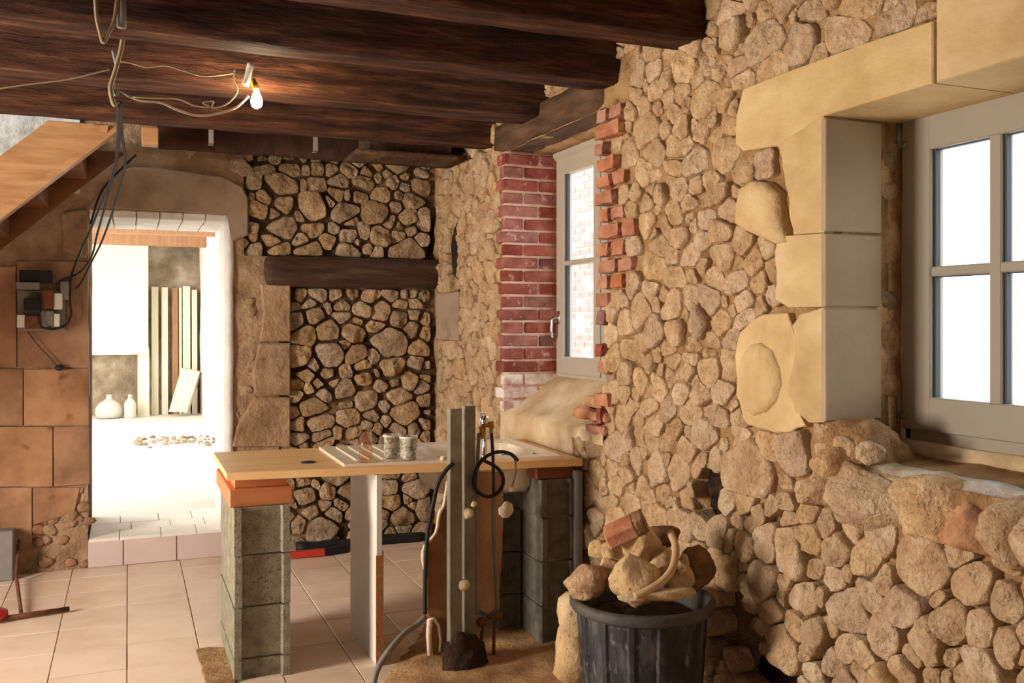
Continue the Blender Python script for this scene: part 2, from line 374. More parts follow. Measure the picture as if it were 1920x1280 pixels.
# right wall: solid core plus a relief skin of mortar
mb = MB()
XO = 2.47
def core(y0, y1, z0, z1): mb.put(*box((2.24, y0, z0), (XO, y1, z1)))
core(-2.3, O1[0], 0, 3.0); core(O1[0], O1[1], 0, O1[2]); core(O1[0], O1[1], O1[3], 3.0)
core(O1[1], O2[0], 0, 3.0); core(O2[0], O2[1], 0, O2[2]); core(O2[0], O2[1], O2[3], 3.0); core(O2[1], 7.3, 0, 3.0)
cavR = []
for (px, py, rw, rh, d) in [(1326, 925, 26, 66, .19), (1458, 1266, 62, 44, .19), (1385, 1165, 60, 90, .07), (846, 480, 18, 90, .12)]:
    p = onX(px, py, WX); D = depth(p)
    cavR.append((p.y, p.z, rw * D / F * 1.9, rh * D / F, d))
V, Fc = sheet(lines(-2.3, 6.56, .045, (O1[0], O1[1], O2[0], O2[1])), lines(0, 3.0, .045, (O1[2], O1[3], O2[2], O2[3])),
              [O1, O2], lambda a, b, o: (WX + .024 - o, a, b), cavR, amp=.02, fr=7)
mb.put(V, Fc)
# window reveals in mortar
for (y0, y1, z0, z1) in (O1, O2):
    mb.put(*rough_box((WX + .03, y1, z0 - .05), (2.30, y1 + .10, z1 + .02), .05, .008, 6))
    mb.put(*rough_box((WX + .03, y0 - .10, z0 - .05), (2.30, y0, z1 + .02), .05, .008, 6))
    mb.put(*rough_box((WX + .03, y0 - .1, z0 - .10), (2.30, y1 + .1, z0 - .005), .05, .006, 6))
    mb.put(*rough_box((WX + .05, y0 - .1, z1 + .01), (2.30, y1 + .1, z1 + .12), .05, .006, 6))
wall_right = structure(mb.build('wall_right', M_mortar, None, True, Vector((0, 0, 0))))

# back wall with the doorway
mb = MB()
mb.put(*box((-3.7, 6.68, 0), (DOOR[0], 7.25, 4.7))); mb.put(*box((DOOR[1], 6.68, 0), (2.7, 7.25, 4.7)))
mb.put(*box((DOOR[0], 6.68, DOOR[2]), (DOOR[1], 7.25, 4.7)))
mb.put(*box((DOOR[0] - .06, 6.55, 0), (DOOR[0] - .02, 6.7, DOOR[2]))); mb.put(*box((DOOR[1] + .02, 6.55, 0), (DOOR[1] + .06, 6.7, DOOR[2])))
mb.put(*box((DOOR[0], 6.55, DOOR[2] + .02), (DOOR[1], 6.7, DOOR[2] + .06)))
cavB = []
for (px, py, rw, rh, d) in [(818, 470, 16, 70, .10)]:
    p = onY(px, py, BY); D = depth(p); cavB.append((p.x, p.z, rw * D / F, rh * D / F, d))
V, Fc = sheet(lines(.62, 2.12, .04), lines(0, 3.0, .04), [], lambda a, b, o: (a, BY + .055 - o, b), cavB, amp=.016)
mb.put(V, Fc)
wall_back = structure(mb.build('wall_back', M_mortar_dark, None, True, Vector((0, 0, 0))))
# rendered skin left of and around the doorway
mb = MB()
V, Fc = sheet(lines(-3.7, .95, .06, (DOOR[0], DOOR[1], .72)), lines(0, 2.9, .06, (DOOR[2], 2.0)), [(DOOR[0], DOOR[1], 0, DOOR[2]), (.72, 1.0, 2.0, 3.0)],
              lambda a, b, o: (a, BY + .012 - o, b), [], amp=.014)
mb.put(V, Fc)
add('render_skin', mb.V, mb.F, M_render, wall_back, True)
V, Fc = sheet(lines(-3.7, -.28, .06), lines(2.36, 4.7, .06), [], lambda a, b, o: (a, BY - .01 - o, b), [], amp=.02, fr=7)
add('upper_render', V, Fc, M_coldwall, wall_back, True)
# limewashed jamb and soffit of the doorway
add('jamb_lining', *rough_box((DOOR[1] - .02, 6.49, .18), (DOOR[1] + .03, 7.26, DOOR[2]), .07, .007, 5), M_white_render, wall_back, True)
add('jamb_lining', *rough_box((DOOR[0] - .04, 6.53, .18), (DOOR[0] - .002, 7.26, DOOR[2]), .07, .005, 5), M_render, wall_back, True)
for i in range(6):      # soffit slabs
    x0 = DOOR[0] + i * .142
    add('soffit_slab', *box((x0 + .003, 6.505, DOOR[2] - .03), (x0 + .139, 7.26, DOOR[2] + .02), .006), M_white_render, wall_back)

mb = MB(); mb.put(*box((-3.85, -2.5, 0), (-3.6, 2.6, 3.0))); mb.put(*box((-3.85, 4.8, 0), (-3.6, 7.25, 4.7))); mb.put(*box((-3.85, 2.6, 2.5), (-3.6, 4.8, 3.0)))
structure(mb.build('wall_left', M_render, None, False, Vector((0, 0, 0))))
structure(add('door_1', *box((-3.80, 2.6, 0), (-3.70, 4.8, 2.5), .01), M_frame, None))
structure(add('wall_front', *box((-3.85, -2.5, 0), (2.7, -2.3, 3.0)), M_render, None))
# ceiling with the stairwell opening
mb = MB(); mb.put(*box((-3.7, -2.4, CEIL), (2.4, 5.5, 3.0))); mb.put(*box((.02, 5.5, CEIL), (2.4, 6.6, 3.0)))
mb.put(*box((-3.7, 5.44, 3.0), (.1, 5.5, 4.7))); mb.put(*box((.02, 5.5, 3.0), (.1, 6.7, 4.7))); mb.put(*box((-3.7, 5.44, 4.7), (.1, 6.7, 4.8)))
structure(mb.build('ceiling', M_ceil, None, False, Vector((0, 0, 0))))

# floor
floor = structure(add('floor', *box((-3.7, -2.4, -.15), (2.4, 6.7, -.008)), M_grout, None))
tm = None
TX, TY = .318, .345
for i in range(-6, 7):
    for j in range(-1, 12):
        x0 = -.004 + i * TX; y0 = 6.5 - (j + 1) * TY + .12
        x1 = x0 + TX; y1 = y0 + TY
        if x0 < -1.65 or x1 > 2.25 or y0 < 2.9: continue
        if x0 > .95 and y1 < 4.05: continue
        if tm is None:
            V, Fc = box((.0025, .0025, -.010), (TX - .0025, TY - .0025, 0), .0015)
            tm = bpy.data.meshes.new('floor_tile'); tm.from_pydata([tuple(v) for v in V], [], Fc); tm.materials.append(M_tile)
        o = bpy.data.objects.new('floor_tile', tm); col.objects.link(o); o.parent = floor
        o.location = Vector((x0, y0, rnd.uniform(-.0012, .0012))) - WL[floor.name]
V, Fc = box((-3.7, -2.4, -.012), (-1.6, 6.55, -.004)); add('floor_screed', V, Fc, M_tile, floor)
V, Fc = box((-1.6, -2.4, -.012), (1.0, 2.9, -.004)); add('floor_screed', V, Fc, M_tile, floor)
# rubble covered strip in front of the counter, along the stone wall
V = []; Fc = []
ax = lines(.62, 2.10, .035); ay = lines(.5, 4.75, .035)
for a in ax:
    for b in ay:
        edge = .96 + .10 * noise.noise(Vector((b * 2.2, 0, 0))) + max(0, (b - 3.9)) * .62
        h = .028 * min(1, max(0, (a - edge) / .16)) + .012 * noise.noise(Vector((a * 9, b * 9, 1))) * (1 if a > edge else 0) + .006 * noise.noise(Vector((a * 30, b * 30, 1)))
        if a < edge: h = -.02
        V.append((a, b, h))
for i in range(len(ax) - 1):
    for j in range(len(ay) - 1):
        n = len(ay); Fc.append((i * n + j, (i + 1) * n + j, (i + 1) * n + j + 1, i * n + j + 1))
dirt = add('mortar_debris', V, Fc, M_dirt, floor, True); dirt['kind'] = 'stuff'
def onZ(px, py, Z): d = ray(px, py); t = (Z - EYE) / d[2]; return Vector((d[0] * t, d[1] * t, Z))
E = [onZ(px, py, .009) for px, py in ((366, 1217), (392, 1212), (424, 1212), (440, 1230), (446, 1330), (400, 1330), (388, 1290), (378, 1250))]; P = []
for i in range(len(E)):
    for k in range(5):
        p = E[i].lerp(E[(i + 1) % len(E)], k / 5); p.x += .012 * noise.noise(p * 19); p.y += .02 * noise.noise(p * 17 + Vector((3, 0, 0))); P.append(p)
add('mortar_patch', *prism(P, (0, 0, -.012), .004), M_mortar, floor)

# doorway step: riser tiles and threshold slabs
step = structure(add('trim_1', *box((DOOR[0] - .0, 6.512, 0), (DOOR[1] + .0, 7.27, .165)), M_grout, None))
for (xa, xb) in ((-.232, -.03), (-.024, .292), (.298, .616)):
    add('riser_tile', *box((xa, 6.497, .002), (xb, 6.515, .168), .002), M_riser, step)
xs = [-.232, -.05, .20, .42, .616]
for r, (ya, yb) in enumerate(((6.492, 6.72), (6.725, 6.95), (6.955, 7.27))):
    for i in range(4):
        sh = (.07 if r % 2 else 0) if 0 < i < 4 else 0; sh2 = (.07 if r % 2 else 0) if 0 < i + 1 < 4 else 0
        add('threshold_slab', *box((xs[i] + sh + .002, ya, .160), (xs[i + 1] + sh2 - .002, yb, .182), .003), M_floor_far, step)

# ------------------------------------------------------------------ dressed stone blocks set into the walls (parts of the walls)
excl_R = []; excl_B = []
def blockR(name, pts, m, dep=.22, proud=.012, ex=True, bev=.012):
    P = [onX(px, py, WX - proud) for px, py in pts]
    if ex: excl_R.append([(p.y, p.z) for p in P])
    return add(name, *prism(P, (dep, 0, 0), bev), m, wall_right)
def rectR(name, y0, y1, z0, z1, m, dep=.22, proud=.012, ex=True, bev=.008):
    P = [Vector((WX - proud, y, z)) for y, z in ((y1, z0), (y0, z0), (y0, z1), (y1, z1))]
    if ex: excl_R.append([(p.y, p.z) for p in P])
    return add(name, *prism(P, (dep, 0, 0), bev), m, wall_right)
# lintel of the near window
yA = onX(1757, 100, WX).y
P = [(2.84, 2.30), (2.80, 2.385), (2.60, 2.390), (2.2, 2.385), (yA + .004, 2.375), (yA + .004, 2.205), (2.377, 2.205), (2.60, 2.15), (2.80, 2.165), (2.845, 2.20)]
excl_R.append([(2.85, 2.155), (2.85, 2.39), (yA, 2.39), (yA, 2.155)])
add('lintel_block', *prism([Vector((WX - .012, y, z)) for y, z in P], (.32, 0, 0), .004), M_ashlar, wall_right)
rectR('lintel_block', .80, yA - .003, 2.205, 2.66, M_ashlar, dep=.33)
# jamb blocks, their ends make the reveal
def jamb(pts, zlo, zhi):
    E = [onX(px, py, WX - .010) for px, py in pts]; J = []
    for i in range(len(E) - 1):
        for k in range(5):
            p = E[i].lerp(E[i + 1], k / 5); p.y += .010 * noise.noise(p * 23); J.append(p)
    J.append(E[-1])
    P = [Vector((WX - .010, 2.377, zlo)), Vector((WX - .010, 2.377, zhi))] + J
    ys = [p.y for p in P]; excl_R.append([(min(ys), zlo), (max(ys) - .02, zlo), (max(ys) - .02, zhi), (min(ys), zhi)])
    return add('jamb_block', *prism(P, (.205, 0, 0), .0015), M_ashlar, wall_right)
jamb([(1440, 262), (1462, 275), (1470, 320), (1480, 385), (1488, 440)], 1.836, 2.204)
jamb([(1458, 443), (1452, 470), (1456, 510), (1452, 560), (1478, 576)], 1.60, 1.834)
jamb([(1500, 590), (1488, 610), (1490, 660), (1478, 730), (1490, 770), (1516, 792)], 1.235, 1.599)
# lime plaster smeared round the oval stone
Z = [(1388, 620), (1430, 590), (1478, 585), (1494, 640), (1484, 740), (1512, 800), (1450, 812), (1400, 800), (1380, 740), (1378, 670)]
E = [onX(px, py, WX - .002) for px, py in Z]; Pz = []
for i in range(len(E)):
    for k in range(4):
        p = E[i].lerp(E[(i + 1) % len(E)], k / 4); p.y += .014 * noise.noise(p * 17); p.z += .014 * noise.noise(p * 19 + Vector((3, 0, 0))); Pz.append(p)
add('plaster_smear', *prism(Pz, (.08, 0, 0), .004), M_patch, wall_right, False)
excl_R.append([(p.y, p.z) for p in E])
# reveal facing slabs (grey stone, darkened in colour for the dim side) and the rough strip beside the frame
for (z0, z1) in ((1.838, 2.20), (1.60, 1.834), (1.237, 1.596)):
    add('reveal_slab', *box((WX - .012, 2.366, z0 + .002), (2.265, 2.39, z1 - .002), .003), M_reveal, wall_right)
for k, (z, h) in enumerate(((2.10, .10), (1.98, .06), (1.80, .16), (1.63, .07), (1.50, .12), (1.34, .1))):
    V, Fc = rock((2.315, 2.398, z), (.06, .035, h * .7), 900 + k, cuts=5, sub=2)
    add('stone', V, Fc, M_stone if k % 3 else M_stone_back, wall_right, True)
# smooth rounded stones near the jamb
def lump(pts, m, proud=.03):
    c = sum((onX(px, py, WX) for px, py in pts), Vector()) / len(pts)
    P = [onX(px, py, WX) for px, py in pts]; n = len(P); V = []; Fc = []
    for s, off in ((1.0, .06), (1.0, 0), (.93, -.6 * proud), (.75, -proud), (.4, -proud * 1.1)):
        for p in P: V.append(Vector((WX + off, c.y + (p.y - c.y) * s, c.z + (p.z - c.z) * s)))
    V.append(Vector((WX - proud * 1.15, c.y, c.z)))
    for r in range(4):
        for k in range(n):
            k2 = (k + 1) % n; Fc.append((r * n + k, r * n + k2, (r + 1) * n + k2, (r + 1) * n + k))
    for k in range(n): Fc.append((4 * n + k, 4 * n + (k + 1) % n, 5 * n))
    excl_R.append([(p.y, p.z) for p in P]); return add('stone', V, Fc, m, wall_right, True)
lump([(1390, 352), (1412, 338), (1440, 342), (1464, 362), (1468, 400), (1478, 440), (1482, 456), (1462, 460), (1430, 446), (1400, 432), (1382, 420), (1384, 385)], M_patch)
lump([(1388, 700), (1392, 668), (1408, 646), (1428, 641), (1450, 656), (1464, 690), (1468, 720), (1458, 752), (1440, 772), (1415, 780), (1396, 768), (1388, 735)], M_patch, .02)
# grey slab in the niche by the corner
rectR('niche_slab', 5.98, 6.46, 1.43, 1.76, M_lintel, dep=.1, proud=.0)
# sill of the near window
V = []; Fc = []
for i in range(31):
    y = O1[0] + (O1[1] - O1[0]) * i / 30
    for (x, z) in ((2.10, .98), (2.09, 1.075), (2.14, 1.10), (2.22, 1.115), (2.31, 1.125), (2.40, 1.13)):
        V.append((x, y, z + .012 * noise.noise(Vector((x * 9, y * 9, 2)))))
for i in range(30):
    for j in range(5): Fc.append((i * 6 + j, (i + 1) * 6 + j, (i + 1) * 6 + j + 1, i * 6 + j + 1))
add('window_sill', V, Fc, M_mortar, wall_right, True)
M_sill_pale = mat('pale_mottled_stone', [L(180, 152, 116), L(206, 190, 168), L(222, 218, 214)], scale=9, detail=9, bump=.9, bscale=26, bdist=.03, pos=[.36, .48, .62])
for k, (px, py, w, h, m) in enumerate(((1640, 915, 128, 84, M_stone), (1752, 942, 110, 82, M_stone), (1838, 976, 96, 66, M_redstone), (1915, 990, 110, 84, M_stone), (1560, 905, 60, 60, M_stone), (1990, 1015, 110, 84, M_stone))):
    p = onX(px, py + 12, WX + .05); D = depth(p); a = onX(px - w / 2, py, WX).y; b = onX(px + w / 2, py, WX).y
    V, Fc = rock((WX + .075, p.y, p.z), (.150, abs(a - b) / 2 * 1.42, h * D / F / 2 * 1.75), 500 + k, 9, 4, .14)
    add('stone', V, Fc, m, wall_right, True); excl_R.append([(p.y + g * abs(a - b) * .46, p.z + q * h * D / F * .46) for g, q in ((-1, -1), (1, -1), (1, 1), (-1, 1))])
V, Fc = rock((2.17, 2.33, 1.13), (.15, .10, .13), 560, 6, 4, .25); add('mortar_heap', V, Fc, M_mortar, wall_right, True)
for k, (px, py, r) in enumerate(((1585, 838, .05), (1630, 850, .04), (1560, 872, .055))):
    p = onX(px, py, WX + .03); V, Fc = rock(p, (r * 1.2, r * 1.2, r), 570 + k, 9, 3, .14); add('stone', V, Fc, M_stone, wall_right, True)
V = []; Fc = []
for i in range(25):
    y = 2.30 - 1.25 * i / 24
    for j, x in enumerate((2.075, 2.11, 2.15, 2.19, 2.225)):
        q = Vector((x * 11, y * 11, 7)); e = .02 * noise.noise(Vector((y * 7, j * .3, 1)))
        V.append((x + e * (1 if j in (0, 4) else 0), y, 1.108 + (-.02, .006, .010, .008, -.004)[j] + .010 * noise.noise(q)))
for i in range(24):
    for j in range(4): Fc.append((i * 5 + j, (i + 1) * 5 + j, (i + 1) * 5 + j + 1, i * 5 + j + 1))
add('pale_sill_strip', V, Fc, M_sill_pale, wall_right, True)  # pale mottled strip along the front of the sill top
# plaster below the far window and timber lintel above it
def patch(pts, m, proud):
    E = [Vector((WX - proud, y, z)) for y, z in pts]; P = []
    for i in range(len(E)):
        for k in range(5):
            p = E[i].lerp(E[(i + 1) % len(E)], k / 5); p.y += .02 * noise.noise(p * 9); p.z += .012 * noise.noise(p * 11 + Vector((3, 0, 0))); P.append(p)
    excl_R.append(pts); return add('plaster_patch', *prism(P, (.08, 0, 0), .006), m, wall_right)
patch([(5.17, 1.03), (5.19, .80), (4.85, .70), (4.30, .72), (4.20, .86), (4.25, 1.03)], M_plaster, .004)
V = []; Fc = []
for i in range(25):
    y = O2[0] - .02 + (O2[1] - O2[0] + .03) * i / 24
    for (x, z) in ((2.045, .98), (2.045, 1.032), (2.10, 1.05), (2.22, 1.12), (2.33, 1.205), (2.40, 1.235)): V.append((x, y, z + .012 * noise.noise(Vector((x * 8, y * 8, 4)))))
for i in range(24):
    for j in range(5): Fc.append((i * 6 + j, (i + 1) * 6 + j, (i + 1) * 6 + j + 1, i * 6 + j + 1))
add('window_sill', V, Fc, M_plaster, wall_right, True)
V, Fc = rough_box((WX - .035, 3.90, 2.565), (2.36, 5.22, 2.725), .06, .010, 5, 4, .012)
add('timber_lintel', V, Fc, M_beam2, wall_right, True)
excl_R.append([(3.66, 2.56), (5.2, 2.56), (5.2, 2.75), (3.66, 2.75)])
# brick reveal on the far side of the far window
nb = 20
for k in range(nb):
    z0 = 1.03 + k * (2.56 - 1.03) / nb; z1 = z0 + .0625
    m = M_brick_white if k < 3 else M_brick
    ext = .0 if k % 2 else .0
    split = 2.05 + (.215 if k % 2 else .12)
    jit = rnd.uniform(-.006, .006)
    for (xa, xb) in ((WX - .012 + jit, split - .005), (split + .005, 2.40)):
        y0 = O2[1] - .022 + rnd.uniform(-.004, .004)
        tooth = (.10 if k % 2 else .03) if xa < 2.1 else .06
        R = Matrix.Rotation(rnd.uniform(-.015, .015), 4, 'Y')
        cpt = Vector(((xa + xb) / 2, 0, (z0 + z1) / 2)); Mx = Matrix.Translation(cpt) @ R @ Matrix.Translation(-cpt)
        add('brick', *box((xa, y0, z0), (xb, O2[1] + tooth, z1), .006, Mx), m, wall_right)
add('brick_joint', *rough_box((WX + .004, O2[1] - .012, 1.03), (2.40, O2[1] + .05, 2.56), .05, .003, 8), M_brickjoint, wall_right, True)
excl_R.append([(O2[1] - .03, 1.03), (O2[1] + .06, 1.03), (O2[1] + .06, 2.6), (O2[1] - .03, 2.6)])
# broken brick edge on the near side
zz = 2.545; k = 0
while zz > 1.02:
    h = rnd.choice((.062, .065, .07)); top = zz > 1.75
    w = (.20 if k % 2 else .11) * rnd.uniform(.8, 1.15) * (1 if top else .62)
    if top or k % 3 != 1 :
        add('brick', *rough_box((WX - .022 + rnd.uniform(-.012, .012), O2[0] - w + .03, zz - h), (WX + .2, O2[0] + .03 + rnd.uniform(-.015, .012), zz), .03, .008, 14, k, .006), M_brick_or if (top or k % 2) else M_brick, wall_right)
        if top: excl_R.append([(O2[0] - w + .03, zz - h), (O2[0] + .03, zz - h), (O2[0] + .03, zz), (O2[0] - w + .03, zz)])
        if top and rnd.random() < .6:
            add('brick', *rough_box((WX - .008, O2[0] - w - .10, zz - h), (WX + .2, O2[0] - w + .022, zz), .03, .009, 14, k + 50, .007), M_brick_or, wall_right)
            excl_R.append([(O2[0] - w - .10, zz - h), (O2[0] - w + .02, zz - h), (O2[0] - w + .02, zz), (O2[0] - w - .10, zz)])
    zz -= h + .012; k += 1

for k, (px, py, w, h) in enumerate(((1112, 752, 34, 24), (1098, 776, 40, 22), (1124, 782, 30, 22), (1118, 806, 36, 22))):
    p = onX(px, py, WX); D = depth(p); a = abs(onX(px - w / 2, py, WX).y - onX(px + w / 2, py, WX).y) / 2
    add('brick', *rough_box((WX - .018, p.y - a, p.z - h * D / F / 2), (WX + .12, p.y + a, p.z + h * D / F / 2), .03, .012, 12, k + 80, .010), M_brick_or if k % 2 else M_redstone, wall_right)
# back wall: timber lintel, door lintel slab, pilaster, big blocks left of the door
pa = onY(497, 488, BY); pb = onY(826, 538, BY)
V, Fc = rough_box((pa.x, 6.44, 1.80), (pb.x, 6.66, 2.005), .05, .010, 5, 11, .012)
add('timber_lintel', V, Fc, M_lint_wood, wall_back, True)
excl_B.append([(pa.x - .01, 1.79), (pb.x + .10, 1.79), (pb.x + .10, 2.01), (pa.x - .01, 2.01)])
def blockB(name, pts, m, dep=.14, proud=.02, ex=True, bev=.012):
    P = [onY(px, py, BY - proud) for px, py in pts]
    if ex: excl_B.append([(p.x, p.z) for p in P])
    return add(name, *prism(P, (0, dep, 0), bev), m, wall_back)
blockB('lintel_block', [(163, 388), (205, 338), (243, 313), (300, 314), (420, 331), (455, 350), (466, 372), (466, 440), (436, 452), (429, 403), (330, 396)], M_lintel, dep=.1)
excl_B.append([(-.3, 2.2), (.62, 2.2), (.75, 2.3), (.75, 2.45), (-.3, 2.5)])
blockB('pilaster_slab', [(490, 532), (545, 532), (545, 640), (488, 640), (494, 590)], M_render, proud=.03)
blockB('pilaster_slab', [(487, 643), (545, 643), (545, 742), (478, 738), (474, 700)], M_render, proud=.03)
blockB('pilaster_slab', [(478, 742), (545, 745), (545, 838), (436, 838), (444, 800), (462, 770)], M_render, proud=.02)
blockB('jamb_block', [(116, 400), (150, 392), (164, 396), (166, 470), (160, 484), (118, 470)], M_render)
for pts in ([(-150, 500), (30, 500), (31, 688), (-150, 689)], [(32, 490), (164, 490), (166, 689), (33, 688)], [(-150, 691), (43, 691), (43, 797), (-150, 797)],
            [(44.5, 692), (166, 691), (167, 797), (45, 798)], [(-150, 799), (99, 800), (99, 912), (-150, 912)], [(100.5, 800), (167, 799), (168, 908), (101, 912)],
            [(-150, 914), (60, 914), (60, 1030), (-150, 1040)], [(61.5, 914), (150, 914), (140, 960), (62, 985)]):
    blockB('stone_block', pts, M_leftstone, dep=.06, proud=.006, bev=.004)
# crumbled base of the left jamb
for k in range(26):
    px = rnd.uniform(70, 184); py = rnd.uniform(960, 1062) if px < 140 else rnd.uniform(905, 1062)
    p = onY(px, py, BY + .008); r = rnd.uniform(.022, .05)
    if p.x > DOOR[0] + .015: continue
    V, Fc = rock(p, (r * 1.2, r * .3, r), 300 + k, sub=2, amp=.25)
    add('stone', V, Fc, M_leftstone if k % 3 else M_render, wall_back, True)

# ------------------------------------------------------------------ rubble stones
def crop(x0, y0, s, lst): return [(x0 + a / s, y0 + b / s, w / s, h / s) + tuple(r) for (a, b, w, h, *r) in lst]
SB = crop(400, 230, 3.4286, [(130,190,80,40),(230,210,70,40),(320,225,70,45),(400,235,80,40),(510,225,80,40),(570,228,50,35),(665,220,80,40),(790,240,70,35),
 (50,235,110,70),(15,290,60,50),(150,275,150,90),(335,290,120,60),(510,285,160,80),(668,300,90,70),(770,300,80,60),(880,295,110,80),(1000,310,110,50),(1130,325,90,40),
 (110,345,170,50),(260,375,110,90),(440,400,210,110),(580,400,40,60),(675,385,100,80),(815,370,150,80),(980,385,160,70),(1160,380,90,80),
 (340,475,110,70),(245,465,50,50),(455,525,140,100),(295,565,130,100),(640,545,190,160),(800,460,90,90),(870,470,45,60),(955,470,90,60),(1100,465,150,80),
 (850,575,180,120),(1065,580,180,120),(1260,620,140,100),(445,660,180,120),(265,660,50,70),(255,740,70,50),(650,680,200,80,-22),(770,675,70,60),(890,720,100,100),(970,710,70,110),
 (1095,725,140,130),(390,760,180,60),(590,750,150,60),(420,830,200,100),(620,820,240,110),(740,760,110,80),(880,830,200,110),(1065,840,70,100),(1250,830,220,150),(1280,685,70,60),
 (1350,740,70,80),(380,955,50,40),(1340,400,150,100),(1300,500,170,80)])
SB += crop(400, 500, 3.4286, [(575,170,60,90),(680,175,110,110),(800,175,90,110),(900,175,90,90),(1010,185,110,120),(1160,175,110,90),(1230,170,50,80),(1300,165,60,60),
 (640,235,120,60),(660,310,150,100),(835,245,110,90),(740,270,50,100),(960,275,120,120),(1080,290,110,150),(1210,240,110,70),(1310,240,100,70),(835,320,140,70),(1060,375,170,70),
 (1200,330,100,100),(1310,310,80,80),(940,350,70,60),(590,440,160,120),(740,410,150,120),(915,420,150,130),(1140,500,290,170,10),(1290,410,90,110),(565,580,150,130),(750,570,190,150),
 (930,560,140,110),(965,640,120,80),(1150,650,180,130),(1310,620,100,100),(745,690,110,80),(855,680,110,80),(600,690,120,80),(680,755,70,70),(770,755,80,60),(980,720,130,110),
 (1085,760,100,70),(1175,740,70,60),(1270,720,130,110),(850,790,140,150),(720,815,100,80),(990,855,140,130),(1190,835,200,90),(650,900,340,100,6),(1230,945,240,110),(870,975,150,110),
 (860,880,90,60),(1030,960,120,80),(680,1010,220,90),(560,1020,90,90),(815,1065,70,70),(900,1075,110,80),(1170,1045,150,70),(1310,1050,90,80),(700,1090,130,60),(720,1140,160,60),
 (1070,1040,70,80),(620,790,80,70),(240,70,120,90,60),(215,260,90,110),(200,640,70,120)])
SB += crop(380, 760, 2.4615, [(480,430,110,100),(580,400,90,90),(500,490,80,70),(610,500,80,70),(560,580,200,110),(450,560,80,80),(640,460,80,60)])
SR = crop(1100, 100, 2.7826, [(230,40,100,70),(340,95,110,90),(500,70,160,150),(620,60,80,80),(680,90,100,80),(790,60,140,100),(800,140,130,90),(480,210,110,100),(600,260,180,160),
 (350,190,90,90),(410,230,70,80),(560,135,70,70),(720,230,90,110),(200,170,120,80),(240,220,130,80),(310,390,180,160),(480,390,110,90),(400,400,60,70),(590,410,130,100),(735,370,80,90),
 (440,310,90,80),(330,530,160,130),(310,620,200,150),(550,560,190,140),(710,520,160,140),(440,590,120,90),(920,570,90,120),(790,620,140,120),(560,680,80,80),(640,670,110,80),
 (470,710,120,90),(370,740,90,90),(300,780,100,90),(520,790,100,80),(610,760,70,60),(690,730,90,80),(720,820,110,100),(300,890,130,120),(200,830,100,80),(600,880,110,90),(440,830,150,100),
 (700,920,120,100),(480,960,170,80),(350,1000,150,90),(240,1010,100,120),(540,1060,180,110),(700,1060,130,110),(860,1090,130,110),(440,1160,100,130),(580,1110,110,60),(330,1110,140,120),
 (650,1180,120,100),(780,1190,150,100),(220,1210,140,120),(320,1240,120,90),(900,1190,130,90),(940,90,150,150)])
SR += crop(1100, 520, 2.909, [(470,40,110,100),(550,120,90,130),(660,120,150,140),(840,130,180,90),(950,160,90,90),(860,230,150,90),(730,240,110,120),(600,240,130,140),(470,285,110,130),
 (345,310,150,160),(200,230,120,120),(1040,270,150,80),(560,370,120,70),(660,350,100,80),(770,340,130,90),(440,390,120,60),(300,370,120,90),(210,400,90,90),(330,470,130,80),(450,460,110,70),
 (560,440,100,60),(655,410,100,50),(660,510,140,140),(760,480,120,150),(550,520,70,90),(280,570,90,110),(380,590,110,130),(500,620,140,120),(620,640,120,110),(740,630,130,130),(240,700,80,90),
 (330,710,110,110),(430,720,90,110),(550,740,140,130),(720,750,130,100),(810,770,100,80),(180,780,130,120),(350,800,130,100),(470,830,100,90),(640,850,160,130),(530,940,210,130),(810,860,190,90),
 (340,910,110,80),(370,1040,170,160),(500,1060,120,160),(250,1000,80,130),(870,1060,350,310),(1130,980,230,220),(1230,1150,220,160),(400,1180,90,80),(300,1150,110,100),(530,1200,120,80),
 (1090,1210,100,90),(150,1140,110,100)])
SR += crop(1320, 820, 2.7833, [(570,290,200,230),(470,590,370,180,-38),(75,495,130,190),(170,430,90,70),
 (250,450,80,80),(240,580,140,140),(160,540,60,110),(140,690,180,130),(340,740,180,200),(570,520,150,110),(710,590,130,150),(770,500,120,80),(930,500,180,180),(870,640,140,190),(690,400,80,60),
 (430,330,110,110),(440,430,100,70),(1130,680,340,280),(1230,530,170,60,-10,'r'),(1390,590,170,60,-4,'r'),(1590,600,190,110),(1590,680,170,45,-6,'r'),(1390,760,220,180),(710,740,200,100,-20),(880,800,160,120,-25),
 (760,890,220,210),(530,840,170,160),(400,900,140,120),(520,970,100,140),(1080,880,240,160),(1310,950,180,190),(1600,870,180,170),(1470,1000,150,170),(1610,1080,160,170),(460,1080,200,220),
 (630,1050,140,160),(780,1090,130,140),(970,1030,140,160),(1190,1060,240,190),(890,1130,90,110),(1490,1190,290,170,-15),(1090,1220,200,120),(1230,1250,110,90),(620,1230,150,110),(860,1220,150,80),
 (300,960,150,200),(220,800,140,110)])
SR += crop(1340, 0, 2.286, [(200,170,190,190),(60,40,130,90),(370,170,130,150),(220,320,120,100),(560,130,280,130,-8),(770,60,200,110),(400,40,150,90),(110,250,130,130),(80,330,130,120)])

